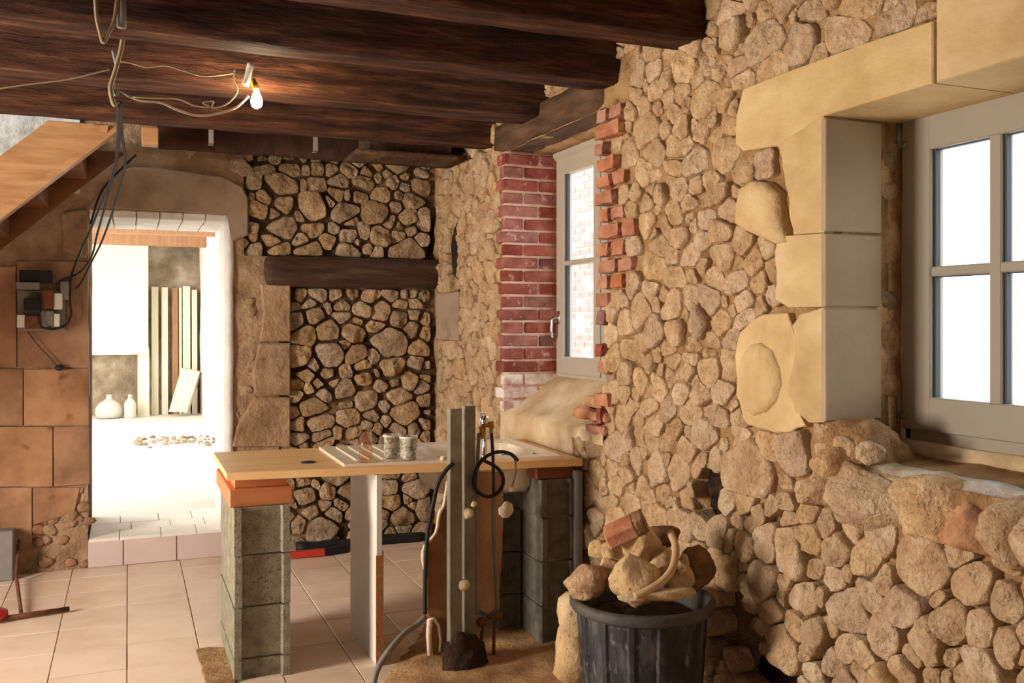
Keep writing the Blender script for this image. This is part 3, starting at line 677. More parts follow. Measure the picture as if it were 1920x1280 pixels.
def ell_r(s, dx, dy):
    n = math.hypot(dx, dy) or 1e-6; cs, sn = math.cos(s[4]), math.sin(s[4])
    x = (dx * cs + dy * sn) / n; y = (-dx * sn + dy * cs) / n
    return 1 / math.sqrt((x / s[2]) ** 2 + (y / s[3]) ** 2)
def clip(poly, nx, ny, d):
    out = []; n = len(poly)
    for i in range(n):
        p = poly[i]; q = poly[(i + 1) % n]; a = p[0] * nx + p[1] * ny - d; b = q[0] * nx + q[1] * ny - d
        if a <= 0: out.append(p)
        if (a < 0 < b) or (b < 0 < a):
            t = a / (a - b); out.append((p[0] + (q[0] - p[0]) * t, p[1] + (q[1] - p[1]) * t))
    return out
def ccw(P):
    a = sum(P[i][0] * P[(i + 1) % len(P)][1] - P[(i + 1) % len(P)][0] * P[i][1] for i in range(len(P)))
    return P if a > 0 else P[::-1]
def hull(P):
    P = sorted(set((round(a, 5), round(b, 5)) for a, b in P)); 
    def half(Q):
        h = []
        for p in Q:
            while len(h) > 1 and (h[-1][0] - h[-2][0]) * (p[1] - h[-2][1]) - (h[-1][1] - h[-2][1]) * (p[0] - h[-2][0]) <= 0: h.pop()
            h.append(p)
        return h
    a = half(P); b = half(P[::-1]); return a[:-1] + b[:-1]
def farthest_edge(poly, x, y):
    best = -9; e = None
    for i in range(len(poly)):
        a = poly[i]; b = poly[(i + 1) % len(poly)]; dx, dy = b[0] - a[0], b[1] - a[1]; l = math.hypot(dx, dy) or 1e-6
        nx, ny = dy / l, -dx / l; d = (x - a[0]) * nx + (y - a[1]) * ny
        if d > best: best = d; e = (nx, ny, a[0] * nx + a[1] * ny)
    return best, e

def lay(seeds, bounds, excl, cavs, radii, tries, seed, asp=1.0):
    """seeds: (a,b,ra,rb,rot,mark); fill the rest with smaller stones thrown at random"""
    R = random.Random(seed); excl = [ccw(hull(P)) for P in excl]
    def bad(a, b, m):
        for P in excl:
            if farthest_edge(P, a, b)[0] < m: return True
        for (ca, cb, ra, rb, d) in cavs:
            if ((a - ca) / ra) ** 2 + ((b - cb) / rb) ** 2 < .7: return True
        return False
    out = [s for s in seeds if not bad(s[0], s[1], .012)]
    # drop seeds lying almost on top of another
    keep = []
    for s in out:
        if all(math.hypot(s[0] - t[0], s[1] - t[1]) > .45 * (ell_r(s, t[0] - s[0], t[1] - s[1]) + ell_r(t, s[0] - t[0], s[1] - t[1])) for t in keep): keep.append(s)
    out = keep
    grid = {}
    def cell(a, b): return (int(a // .3), int(b // .3))
    for s in out: grid.setdefault(cell(s[0], s[1]), []).append(s)
    for r0, nt in zip(radii, tries):
        for _ in range(nt):
            a = R.uniform(bounds[0], bounds[1]); b = R.uniform(bounds[2], bounds[3]); r = r0 * R.uniform(.85, 1.2)
            if bad(a, b, r * .6): continue
            s = (a, b, r * asp * R.uniform(.95, 1.3), r * R.uniform(.75, 1.0), R.uniform(-.3, .3), None); ok = True
            ci, cj = cell(a, b)
            for i in (-1, 0, 1):
                for j in (-1, 0, 1):
                    for t in grid.get((ci + i, cj + j), ()):
                        dx, dy = t[0] - a, t[1] - b; d = math.hypot(dx, dy)
                        if d < .80 * (ell_r(t, dx, dy) + ell_r(s, dx, dy)): ok = False; break
                    if not ok: break
                if not ok: break
            if ok: out.append(s); grid.setdefault((ci, cj), []).append(s)
    res = []
    for s in out:
        a, b = s[0], s[1]; cs, sn = math.cos(s[4]), math.sin(s[4]); P = []
        for k in range(22):
            g = 2 * math.pi * k / 22; x = s[2] * 1.42 * math.copysign(abs(math.cos(g)) ** .75, math.cos(g)); y = s[3] * 1.42 * math.copysign(abs(math.sin(g)) ** .75, math.sin(g))
            P.append((a + x * cs - y * sn, b + x * sn + y * cs))
        ci, cj = cell(a, b)
        for i in (-1, 0, 1):
            for j in (-1, 0, 1):
                for t in grid.get((ci + i, cj + j), ()):
                    if t is s: continue
                    dx, dy = t[0] - a, t[1] - b; d = math.hypot(dx, dy); r1 = ell_r(s, dx, dy); r2 = ell_r(t, dx, dy)
                    if d > 1.35 * (r1 + r2): continue
                    fr = d * r1 / (r1 + r2) - GAP * (.15 + 1.1 * abs(noise.noise(Vector(((a + t[0]) * 9, (b + t[1]) * 9, 4)))) * 1.6)
                    P = clip(P, dx / d, dy / d, (a * dx + b * dy) / d + fr)
                    if len(P) < 3: break
        for E in excl:
            best, e = farthest_edge(E, a, b)
            if best < .4 and len(P) >= 3: P = clip(P, -e[0], -e[1], -e[2] - .004)
        P = clip(P, 1, 0, bounds[1]); P = clip(P, -1, 0, -bounds[0]) if len(P) > 2 else P
        if len(P) >= 3: res.append((s, P))
    return res
def stone_mesh(P, R, hmul, place, embed):
    ca = sum(p[0] for p in P) / len(P); cb = sum(p[1] for p in P) / len(P); N = 24
    rad = []
    for k in range(N):
        g = 2 * math.pi * k / N; dx, dy = math.cos(g), math.sin(g); best = 9
        for i in range(len(P)):
            p = P[i]; q = P[(i + 1) % len(P)]; ex, ey = q[0] - p[0], q[1] - p[1]; den = dx * ey - dy * ex
            if abs(den) < 1e-9: continue
            t = ((p[0] - ca) * ey - (p[1] - cb) * ex) / den; u = ((p[0] - ca) * dy - (p[1] - cb) * dx) / den
            if t > 0 and -1e-6 <= u <= 1 + 1e-6: best = min(best, t)
        rad.append(best if best < 9 else .01)
    for _ in range(1): rad = [.13 * rad[k - 1] + .74 * rad[k] + .13 * rad[(k + 1) % N] for k in range(N)]
    mn = min(rad); mean = sum(rad) / N
    H = min(.070, .46 * (.5 * mn + .5 * mean)) * R.uniform(.65, 1.3) * hmul
    base = R.uniform(-.012, .008)
    o = Vector((R.uniform(-90, 90), R.uniform(-90, 90), R.uniform(-90, 90)))
    pls = [(R.uniform(.58, 1.0), R.gauss(0, .52), R.gauss(0, .52)) for _ in range(4)]
    V = []; rings = ((1.0, None), (1.0, 0.0), (.975, .40), (.92, .74), (.80, .95), (.60, 1.02), (.34, 1.04))
    for (f, h) in rings + ((0, 1.04),):
        for k in range(N if f else 1):
            g = 2 * math.pi * k / N; r = rad[k] * f * (1 + .10 * noise.noise(Vector((math.cos(g) * 1.4, math.sin(g) * 1.4, 0)) + o) + .07 * noise.noise(Vector((math.cos(g) * 4, math.sin(g) * 4, 0)) + o)) if f else 0
            x, y = math.cos(g) * r, math.sin(g) * r
            if h is None: z = -embed
            else:
                z = h
                for (c, gx, gy) in pls: z = min(z, max(.12 * h, c + (gx * x + gy * y) / max(mean, .01)))
                q = Vector((x, y, 0))
                z = z * H + H * .25 * h * noise.noise(q / max(mean, .02) * 1.6 + o) + h * (.007 * noise.noise(q * 38 + o) + .0045 * noise.noise(q * 90 + o)) + base
            V.append(place(ca + x, cb + y, z))
    Fc = []
    for r in range(len(rings) - 1):
        for k in range(N):
            k2 = (k + 1) % N; Fc.append((r * N + k, r * N + k2, (r + 1) * N + k2, (r + 1) * N + k))
    b = (len(rings) - 1) * N
    for k in range(N): Fc.append((b + k, b + (k + 1) % N, len(rings) * N))
    return V, Fc, mean

def build_wall(stones, wall, place, mats, hmul, embed, seed, limit, flip, joined):
    R = random.Random(seed); items = []
    for s, P in stones:
        V, Fc, mean = stone_mesh(P, R, hmul, place, embed)
        if flip: Fc = [f[::-1] for f in Fc]
        px, py, D = project(V[-1]); vis = D > .5 and -40 < px < 1960 and -40 < py < 1320
        items.append(((mean / D) if vis else 0, V, Fc, s))
    items.sort(key=lambda t: -t[0]); rest = MB(); n = 0
    for k, (sc, V, Fc, s) in enumerate(items):
        m = mats.get(s[5], mats[None])
        if k < limit and sc > 0: add('stone', V, Fc, m, wall, True, V[-1]); n += 1
        else: rest.put(V, Fc)
    if rest.V:
        o = rest.build(joined, mats[None], wall, True); o['kind'] = 'stuff'
    return n, len(items)

GAP = .016
def seedsB():
    out = []
    for (px, py, w, h, *r) in SB:
        p = onY(px, py, BY); D = depth(p); a = onY(px - w / 2, py, BY).x; b = onY(px + w / 2, py, BY).x
        out.append((p.x, p.z, (b - a) / 2, h * D / F / 2, -math.radians(r[0]) if r else 0.0, None))
    return out
def seedsR():
    out = []
    for (px, py, w, h, *r) in SR:
        p = onX(px, py, WX); D = depth(p); a = onX(px - w / 2, py, WX).y; b = onX(px + w / 2, py, WX).y
        out.append((p.y, p.z, abs(b - a) / 2, h * D / F / 2, -math.radians(r[0]) if r else 0.0, r[1] if len(r) > 1 else None))
    return out
excl_B.append([(-.3, 0), (.64, 0), (.64, 2.46), (-.3, 2.46)])
stB = lay(seedsB(), (-.05, 2.03, .02, 2.88), excl_B, cavB, (.07, .05, .034), (2500, 3000, 1500), 3, 1.25)
GAP = .006
excl_R += [[(O1[0] - .2, O1[2] - .02), (O1[1] + .0, O1[2] - .02), (O1[1], O1[3] + .05), (O1[0] - .2, O1[3] + .05)],
           [(O2[0], O2[2] - .0), (O2[1], O2[2] - .0), (O2[1], O2[3]), (O2[0], O2[3])]]
for (ca, cb_, ra, rb, d) in cavR:
    if d > .1: excl_R.append([(ca + ra * .8 * math.cos(g * .785), cb_ + rb * .8 * math.sin(g * .785)) for g in range(8)])
M_hole_shade = mat('hole_shade_colour', [L(24, 17, 12), L(46, 33, 23), L(84, 62, 44)], scale=14, detail=9, bump=1, bscale=40, bdist=.03)
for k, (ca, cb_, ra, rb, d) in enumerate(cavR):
    if d > .1: add('hole_shade_lump', *rock((WX + .10, ca, cb_), (.055, ra * 1.05, rb * 1.1), 700 + k, 5, 4, .5), M_hole_shade, wall_right, True)  # dark debris lumps, also painted near-black for the shade of deeper holes
stR = lay(seedsR(), (.75, 6.46, .02, 2.88), excl_R, cavR, (.075, .056, .040, .026), (3000, 7000, 9000, 9000), 5, 1.15)
def placeR(a, b, z):
    bulge = .05 * max(0, min(1, (1.05 - b) / .5)) * max(0, min(1, (3.6 - a) / .8))
    return Vector((WX + .012 - z - bulge, a, b))
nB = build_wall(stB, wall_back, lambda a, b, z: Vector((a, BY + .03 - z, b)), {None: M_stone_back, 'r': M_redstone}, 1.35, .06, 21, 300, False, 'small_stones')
nR = build_wall(stR, wall_right, placeR, {None: M_stone, 'r': M_redstone}, 1.15, .07, 22, 290, True, 'small_stones')
print('stones back', nB, 'right', nR)

# ------------------------------------------------------------------ beams
BEAMS = ((2.32, 2.50, 'nearest the camera, at the top edge of the view'), (3.07, 3.25, 'second from the camera, cut by the top edge of the photo'),
         (3.77, 3.95, 'third from the camera, passing in front of the hanging cables'), (4.55, 4.79, 'fourth from the camera, glowing beside the lit bulb'),
         (5.31, 5.49, 'farthest full beam, resting above the staircase'))
BL = ('dark rough-hewn ceiling beam running along the very top edge of view', 'dark rough-hewn ceiling beam at top right with broad reddish underside',
      'dark rough-hewn ceiling beam behind the grey conduit pipe', 'dark rough-hewn ceiling beam glowing orange beside the lit bulb',
      'dark rough-hewn ceiling beam directly above the wooden staircase')
for k, (y0, y1, _) in enumerate(BEAMS[1:], 1):
    V, Fc = rough_box((-3.65, y0, 2.645 if k != 4 else 2.625), (2.16, y1, CEIL + .005), .05, .007, 2.6, k * 7.3, .004)
    tag(add('ceiling_beam', V, Fc, M_beam, None, True), BL[k], 'beam', 'ceiling beams')
V, Fc = rough_box((.16, 6.12, 2.625), (2.14, 6.28, CEIL + .005), .07, .012, 2.2, 60, .014)
tag(add('ceiling_beam', V, Fc, M_ceil, None, True), 'short black beam tight against the top of the back stone wall', 'beam', 'ceiling beams')
# pale board under the ceiling near the corner
pb_ = thing('ceiling_plank', (1.62, 5.8, 2.60), 'pale greenish plank under the ceiling by the far corner', 'plank')
add('board', *rough_box((1.30, 5.70, 2.600), (2.02, 6.10, 2.622), .08, .004, 4, 3), M_beam2, pb_, True)
add('batten', *box((1.40, 5.80, 2.620), (1.95, 6.08, CEIL), .004), M_beam2, pb_)
for nm, px, py, lb in (('metal_hanger', 395, 258, 'short grey metal hanger under beam above the doorway side'), ('metal_hanger', 590, 272, 'short grey metal hanger under beam near the middle of back wall')):
    t = onY(px, py - 18, 5.52); b = onY(px + 4, py + 14, 5.52); t.z = 2.70
    h = MB(); h.put(*box((t.x - .012, 5.49, b.z), (t.x + .014, 5.505, 2.76), .001)); h.put(*box((t.x - .012, 5.49, b.z), (t.x + .014, 5.54, b.z + .004), .001))
    tag(h.build(nm, M_grey), lb, 'hanger')
V, Fc = box((.07, 5.52, 2.53), (.155, 5.62, 2.625), .004); tag(add('wooden_block', V, Fc, M_stair), 'small pale wooden block wedged under beam at stair head', 'block')

# ------------------------------------------------------------------ staircase
st = thing('staircase', (-1.5, 5.9, 0), 'golden wooden staircase rising right to the beams at upper left', 'staircase')
def zl(x): return 2.610 + .90 * (x + .03)
def stringer(y0, y1, m):
    xb = -.03 - 2.61 / .90
    P = [(xb, 0), (-.03 + .02, zl(-.01)), (-.02, 2.62), (-.39, 2.62)]
    P += [(xb - .36, 0)]
    return prism([Vector((x, y0, z)) for x, z in P], (0, y1 - y0, 0), .004)
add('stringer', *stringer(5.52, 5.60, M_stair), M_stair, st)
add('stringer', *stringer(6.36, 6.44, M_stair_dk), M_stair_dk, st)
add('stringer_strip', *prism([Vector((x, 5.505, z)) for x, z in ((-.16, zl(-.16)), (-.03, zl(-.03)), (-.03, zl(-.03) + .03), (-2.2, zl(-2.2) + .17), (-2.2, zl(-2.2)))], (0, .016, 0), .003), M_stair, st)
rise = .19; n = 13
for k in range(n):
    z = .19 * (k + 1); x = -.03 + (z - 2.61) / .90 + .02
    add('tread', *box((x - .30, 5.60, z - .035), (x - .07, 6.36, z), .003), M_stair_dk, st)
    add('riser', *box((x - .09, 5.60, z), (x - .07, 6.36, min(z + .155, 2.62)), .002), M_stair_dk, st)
ch = MB(); ch.put(*rough_box((-.24, 5.50, 2.575), (-.10, 5.515, 2.612), .02, .006, 20)); tag(ch.build('wood_splinter', M_stair), 'pale splintered wood strip at the top of the stair stringer', 'splinter')

# ------------------------------------------------------------------ windows
w1 = structure(thing('window_1', (2.38, 1.67, 1.165), '', 'window')); del w1['category']; del w1['label']
def fr(parent, name, x0, x1, y0, y1, z0, z1, m, bev=.004): return add(name, *box((x0, y0, z0), (x1, y1, z1), bev), m, parent)
fx0, fx1 = 2.35, 2.41
fr(w1, 'window_frame', 2.37, 2.44, .97, 2.385, 1.165, 1.212, M_frame); fr(w1, 'window_frame', 2.37, 2.44, .97, 2.385, 2.225, 2.285, M_frame)
fr(w1, 'window_frame', 2.37, 2.44, 2.345, 2.39, 1.17, 2.28, M_frame); fr(w1, 'window_frame', 2.37, 2.44, .95, .99, 1.17, 2.28, M_frame)
for (ya, yb) in ((1.68, 2.368), (.975, 1.66)):
    fr(w1, 'sash_stile', fx0, fx1, yb - .118, yb, 1.205, 2.232, M_frame); fr(w1, 'sash_stile', fx0, fx1, ya, ya + .095, 1.205, 2.232, M_frame)
    fr(w1, 'sash_rail', fx0 + .001, fx1, ya + .09, yb - .11, 1.205, 1.314, M_frame); fr(w1, 'sash_rail', fx0 + .001, fx1, ya + .09, yb - .11, 2.100, 2.232, M_frame)
    ym = (ya + .095 + yb - .118) / 2
    fr(w1, 'glazing_bar', fx0 + .004, fx1 - .004, ym - .021, ym + .021, 1.31, 2.104, M_frame)
    fr(w1, 'glazing_bar', fx0 + .006, fx1 - .006, ya + .09, yb - .112, 1.697, 1.728, M_frame)
    for (y0, y1) in ((ya + .095, ym - .021), (ym + .021, yb - .118)):
        for (z0, z1) in ((1.314, 1.697), (1.728, 2.100)):
            pn = fr(w1, 'pane', 2.384, 2.390, y0, y1, z0, z1, M_glass, 0)
            sl = MB(); e = .010
            sl.put(*box((2.366, y1 - e, z0), (2.384, y1, z1))); sl.put(*box((2.366, y0, z0), (2.384, y0 + .004, z1)))
            sl.put(*box((2.372, y0, z1 - .004), (2.384, y1, z1)))
            sl.build('glazing_seal', M_seal, pn)
for z in (2.12, 1.235):
    h = MB(); h.put(*tube([(2.343, 2.372, z), (2.343, 2.372, z + .085)], .007)); h.put(*box((2.342, 2.345, z), (2.352, 2.372, z + .02), .002))
    h.build('hinge', M_metal, w1, True)
add('plaster_strip', *rough_box((2.345, .95, 1.10), (2.43, 2.395, 1.168), .05, .006, 8), M_plaster, wall_right, True)
add('plaster_strip', *rough_box((2.36, 2.372, 1.14), (2.43, 2.40, 2.20), .05, .008, 8), M_plaster, wall_right, True)

w2 = structure(thing('window_2', (2.40, 4.54, 1.24), '', 'window')); del w2['category']; del w2['label']
gx0, gx1 = 2.375, 2.43
fr(w2, 'window_frame', 2.39, 2.46, 3.92, 5.135, 1.225, 1.27, M_frame_far); fr(w2, 'window_frame', 2.36, 2.46, 3.92, 5.135, 2.52, 2.585, M_frame_far, .014)
fr(w2, 'window_frame', 2.385, 2.46, 5.085, 5.135, 1.23, 2.58, M_frame_far); fr(w2, 'window_frame', 2.385, 2.46, 3.92, 3.96, 1.23, 2.58, M_frame_far)
for (ya, yb) in ((4.55, 5.105), (3.95, 4.53)):
    fr(w2, 'sash_stile', gx0, gx1, yb - .105, yb, 1.25, 2.53, M_frame_far); fr(w2, 'sash_stile', gx0, gx1, ya, ya + .075, 1.25, 2.53, M_frame_far)
    fr(w2, 'sash_rail', gx0 + .001, gx1, ya + .07, yb - .10, 1.25, 1.352, M_frame_far); fr(w2, 'sash_rail', gx0 + .001, gx1, ya + .07, yb - .10, 2.425, 2.53, M_frame_far)
    fr(w2, 'glazing_bar', gx0 + .004, gx1, ya + .07, yb - .10, 1.886, 1.914, M_frame_far)
    for (z0, z1) in ((1.352, 1.886), (1.914, 2.425)):
        pn = fr(w2, 'pane', 2.405, 2.410, ya + .075, yb - .105, z0, z1, M_glass, 0)
        sl = MB(); sl.put(*box((2.388, yb - .125, z0), (2.405, yb - .105, z1))); sl.put(*box((2.388, ya + .075, z0), (2.405, ya + .079, z1))); sl.build('glazing_seal', M_seal, pn)
h = MB(); h.put(*tube([(2.376, 5.07, 1.58), (2.345, 5.075, 1.58), (2.335, 5.08, 1.56), (2.333, 5.082, 1.50), (2.34, 5.082, 1.46)], .008, 8, 4)); h.put(*box((2.368, 5.05, 1.54), (2.378, 5.085, 1.62), .003))
h.build('window_handle', M_chrome, w2, True)

# neighbouring brick house outside the far window
nw = structure(add('wall_outside', *box((4.6, 6.6, -.3), (4.9, 13.0, 5.0)), M_out_mortar, None))
bmh = None; R = random.Random(4)
for k in range(38):
    for j in range(24):
        y = 6.8 + j * .235 + (.11 if k % 2 else 0); z = .5 + k * .078
        if y > 12.4 or R.random() < .25: continue
        if bmh is None:
            V, Fc = box((-.012, 0, 0), (.05, .215, .06), .004); bmh = bpy.data.meshes.new('brick'); bmh.from_pydata([tuple(v) for v in V], [], Fc); bmh.materials.append(M_out_brick)
            bits = MB()
        # only the bricks that can be seen through the panes are parts, the rest is one part
        px, py, D = project((4.6, y, z))
        if 1060 < px < 1120 and 300 < py < 690:
            o = bpy.data.objects.new('brick', bmh); col.objects.link(o); o.parent = nw; o.location = Vector((4.6, y, z)) - WL[nw.name]
        else: bits.put(*box((4.588, y, z), (4.65, y + .215, z + .06)))
o = bits.build('brickwork', M_out_brick, nw); o['kind'] = 'stuff'
structure(add('ground', *box((2.62, -6, -.4), (14, 16, -.3)), M_floor_far, None))

# ------------------------------------------------------------------ kitchen counter
Q = [Vector((.396, 4.236, 0)), Vector((2.012, 4.03, 0)), Vector((2.028, 4.84, 0)), Vector((.397, 4.93, 0))]
ZT = .900
def st_(s, t, z):
    p = (Q[0] * (1 - s) + Q[1] * s) * (1 - t) + (Q[3] * (1 - s) + Q[2] * s) * t; return Vector((p.x, p.y, z))
def sheet_hole(s0, s1, t0, t1, z0, z1, hole=None):
    xs = [s0, s1] if hole is None else [s0, hole[0], hole[1], s1]; ys = [t0, t1] if hole is None else [t0, hole[2], hole[3], t1]
    V = []; Fc = []; nx, ny = len(xs), len(ys)
    for z in (z1, z0):
        for x in xs:
            for y in ys: V.append(st_(x, y, z))
    idx = lambda l, i, j: l * nx * ny + i * ny + j
    def solid(i, j): return 0 <= i < nx - 1 and 0 <= j < ny - 1 and not (hole is not None and i == 1 and j == 1)
    for i in range(nx - 1):
        for j in range(ny - 1):
            if not solid(i, j): continue
            Fc.append((idx(0, i, j), idx(0, i + 1, j), idx(0, i + 1, j + 1), idx(0, i, j + 1)))
            Fc.append((idx(1, i, j), idx(1, i, j + 1), idx(1, i + 1, j + 1), idx(1, i + 1, j)))
            for (di, dj, a, b) in ((-1, 0, (i, j), (i, j + 1)), (1, 0, (i + 1, j), (i + 1, j + 1)), (0, -1, (i, j), (i + 1, j)), (0, 1, (i, j + 1), (i + 1, j + 1))):
                if not solid(i + di, j + dj): Fc.append((idx(0, *a), idx(1, *a), idx(1, *b), idx(0, *b)))
    return V, Fc
BAS = (.60, .905, .17, .80)
wt = thing('worktop', st_(.5, .5, .868), 'pale pine kitchen worktop with sink, resting on concrete block posts', 'worktop')
add('slab', *sheet_hole(0, 1, 0, 1, .868, ZT, BAS), M_worktop, wt)
add('front_edge_strip', *sheet_hole(.001, .999, -.004, .0, .866, ZT - .002), M_worktop, wt)
V, Fc = lathe([(.034, 0), (.034, .004), (.020, .006), (0, .006)], atD(585, 856, 4.36) * 0 + Vector(st_(.235, .30, ZT)), 24)
tag(add('cable_hole_cover', V, Fc, M_black, None, True), 'black round cap lying on the left half of the worktop', 'cap')
sk = thing('kitchen_sink', st_(.62, .5, ZT), 'cream enamel sink with drainboard let into the worktop', 'sink')
add('rim', *sheet_hole(.315, .955, .06, .93, ZT, ZT + .012, BAS), M_sink, sk)
for k in range(6):
    s = .36 + k * .038; add('drain_ridge', *sheet_hole(s, s + .012, .20, .84, ZT + .012, ZT + .017), M_sink, sk)
def basin(g, z):
    a, b, c, d = BAS; ca, cb = (a + b) / 2, (c + d) / 2; ra, rb = (b - a) / 2 * g, (d - c) / 2 * g; out = []
    for k in range(32):
        t = 2 * math.pi * k / 32; x = math.copysign(abs(math.cos(t)) ** .35, math.cos(t)) * ra; y = math.copysign(abs(math.sin(t)) ** .35, math.sin(t)) * rb
        out.append(st_(ca + x, cb + y, z))
    return out
V = []; Fc = []
prof = [(1.0, ZT + .010), (.96, ZT - .02), (.93, .76), (.86, .735), (.3, .730), (.3, .722), (.90, .726), (.98, .76), (1.01, .86), (1.02, .872)]
for g, z in prof: V += basin(g, z)
for r in range(len(prof) - 1):
    for k in range(32): k2 = (k + 1) % 32; Fc.append((r * 32 + k, r * 32 + k2, (r + 1) * 32 + k2, (r + 1) * 32 + k))
Fc.append(tuple(4 * 32 + k for k in range(32))); Fc.append(tuple(5 * 32 + k for k in range(32)))
add('basin', V, Fc, M_sink, sk, True)
c = (st_(.75, .48, .7)); add('waste_pipe', *tube([(c.x, c.y, .735), (c.x, c.y, .60), (c.x + .02, c.y + .04, .55), (c.x + .03, c.y + .15, .55), (c.x + .03, c.y + .3, .52)], .02, 10, 4), M_panel, sk, True)
# mixer tap on the back rim
tp = thing('mixer_tap', st_(.57, .25, ZT + .012), 'small chrome tap standing up behind the steel studs', 'tap')
b0 = st_(.722, .10, ZT + .012)
tp.location = b0; WL[tp.name] = b0
add('tap_body', *lathe([(.018, 0), (.018, .012), (.011, .018), (.011, .14), (.021, .15), (.021, .19), (.012, .198)], b0, 16), M_chrome, tp, True)
add('tap_spout', *tube([b0 + Vector((0, 0, .10)), b0 + Vector((.02, .05, .125)), b0 + Vector((.03, .11, .12)), b0 + Vector((.032, .125, .10))], .009, 8, 4), M_chrome, tp, True)
add('tap_lever', *tube([b0 + Vector((0, 0, .195)), b0 + Vector((-.005, .0, .21)), b0 + Vector((-.03, -.02, .215))], .007, 8, 3), M_chrome, tp, True)

# glasses on the drainboard
def tumbler(c, r0, r1, h, m, label, name='glass_tumbler', flutes=0, grp=None):
    t = thing(name, c, label, 'glass', grp)
    rib = (lambda g, z: 1 + .035 * math.cos(flutes * g)) if flutes else None
    add('glass_wall', *lathe([(r0 * .5, 0), (r0, .0), (r1, h), (r1 - .0025, h), (r0 - .004, .012), (r0 * .5, .012)], c, 40 if flutes else 28, rib), m, t, True)
    return t
p = st_(.36, .16, ZT + .0125)
p = atD(686, 860, 4.30); p.z = ZT + .0125
tumbler(p, .034, .026, .150, M_pinkglass, 'tall pinkish clear glass standing at the left on the drainboard', flutes=0)
M_cut = mat('patterned_grey_glass', [L(120, 116, 98), L(168, 166, 146), L(222, 218, 200)], scale=60, bump=.9, bscale=110, bdist=.006, rough=.25, spec=.6, pos=[.38, .5, .66])
for (px, lb) in ((735, 'grey cut-pattern beaker, left of the pair on the drainboard'), (766, 'grey cut-pattern beaker, right of the pair beside the steel stud')):
    p = atD(px, 857, 4.42 if px < 750 else 4.36); p.z = ZT + .0175
    t = thing('patterned_beaker', p, lb, 'beaker', 'beakers on the drainboard')
    add('beaker_wall', *lathe([(.034, 0), (.037, .012), (.038, .095), (.042, .098), (.042, .106), (.038, .106), (.034, .02), (.01, .015)], p, 32, lambda g, z: 1 + .02 * math.cos(14 * g)), M_cut, t, True)
    add('beaker_rim', *lathe([(.0385, .0), (.043, .0), (.043, .010), (.0385, .010), (.0385, 0)], p + Vector((0, 0, .097)), 28, None, False), M_panel, t, True)
p = atD(832, 853, 4.34); p.z = ZT + .012
V, Fc = rock(p + Vector((0, 0, .012)), (.022, .02, .012), 77, sub=2); tag(add('plaster_crumb', V, Fc, M_gypsum, None, True), 'small pale crumb on the sink rim beside the studs', 'crumb')

# packers and concrete block posts
add_b = add('wooden_board', *box((.408, 4.235, .746), (.676, 4.90, .822), .004), M_orange)
tag(add_b, 'thick orange pine board lying on the left block post', 'board')
V, Fc = box((.432, 4.275, .8225), (.66, 4.86, .8675), .003); tag(add('wooden_packer', V, Fc, M_orange), 'thin orange packing board between worktop and thick pine board', 'board')
def block(x0, x1, y0, y1, z0, z1, parent, m, lip=.030, rec=.022):
    P = [(x0, y0), (x0 + lip, y0), (x0 + lip + .008, y0 + rec), (x1 - lip - .008, y0 + rec), (x1 - lip, y0), (x1, y0), (x1, y1), (x0, y1)]
    return add('concrete_block', *prism([Vector((x, y, z0)) for x, y in P], (0, 0, z1 - z0), 0), m, parent)
bp = thing('block_post', (.55, 4.55, 0), 'left post of stacked grey concrete blocks under the worktop end', 'post')
zb = [0, .083, .308, .533, .745]
for k in range(4):
    j = rnd.uniform(-.004, .004)
    block(.425 + j, .662 + j, 4.205 + j, 4.84 + j, zb[k] + (.008 if k else 0), zb[k + 1] - (0 if k == 3 else 0), bp, M_block)
    if k: add('mortar_joint', *box((.435, 4.235, zb[k] - .004), (.652, 4.83, zb[k] + .010)), M_jointgrey, bp)
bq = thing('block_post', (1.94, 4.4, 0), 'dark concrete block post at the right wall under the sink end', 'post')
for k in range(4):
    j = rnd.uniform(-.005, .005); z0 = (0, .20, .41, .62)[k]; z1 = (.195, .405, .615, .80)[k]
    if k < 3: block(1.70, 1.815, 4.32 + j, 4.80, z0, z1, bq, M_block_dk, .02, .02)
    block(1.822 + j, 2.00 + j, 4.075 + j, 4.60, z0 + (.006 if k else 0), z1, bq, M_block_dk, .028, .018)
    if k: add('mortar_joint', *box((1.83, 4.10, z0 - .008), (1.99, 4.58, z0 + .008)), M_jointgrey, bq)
V, Fc = box((1.80, 4.09, .802), (2.0, 4.55, .866), .004); tag(add('wooden_packer', V, Fc, M_redwood), 'red-brown wooden packer on the right block post under worktop', 'board')
V, Fc = box((1.99, 4.03, 0.02), (2.015, 4.10, .84), .003); tag(add('metal_strip', V, Fc, M_grey), 'grey upright strip between right block post and stone wall', 'strip')
# support panel
pn = thing('support_panel', (1.03, 4.35, 0), 'white melamine panel standing upright under the middle of the worktop', 'panel')
prof = [(4.155, 0), (4.155, .86), (4.70, .86), (4.70, 0)]
add('panel_sheet', *prism([Vector((1.040, y, z)) for y, z in prof], (.024, 0, 0), .001), M_panel, pn)
add('panel_edge', *prism([Vector((1.036, 4.150, z)) for z in (0, .50)] + [Vector((1.070, 4.150, z)) for z in (.52, 0)], (0, .008, 0)), M_chip, pn)
add('panel_edge', *prism([Vector((1.038, 4.148, z)) for z in (.50, .862)] + [Vector((1.062, 4.148, z)) for z in (.862, .50)], (0, .008, 0)), M_panel, pn)

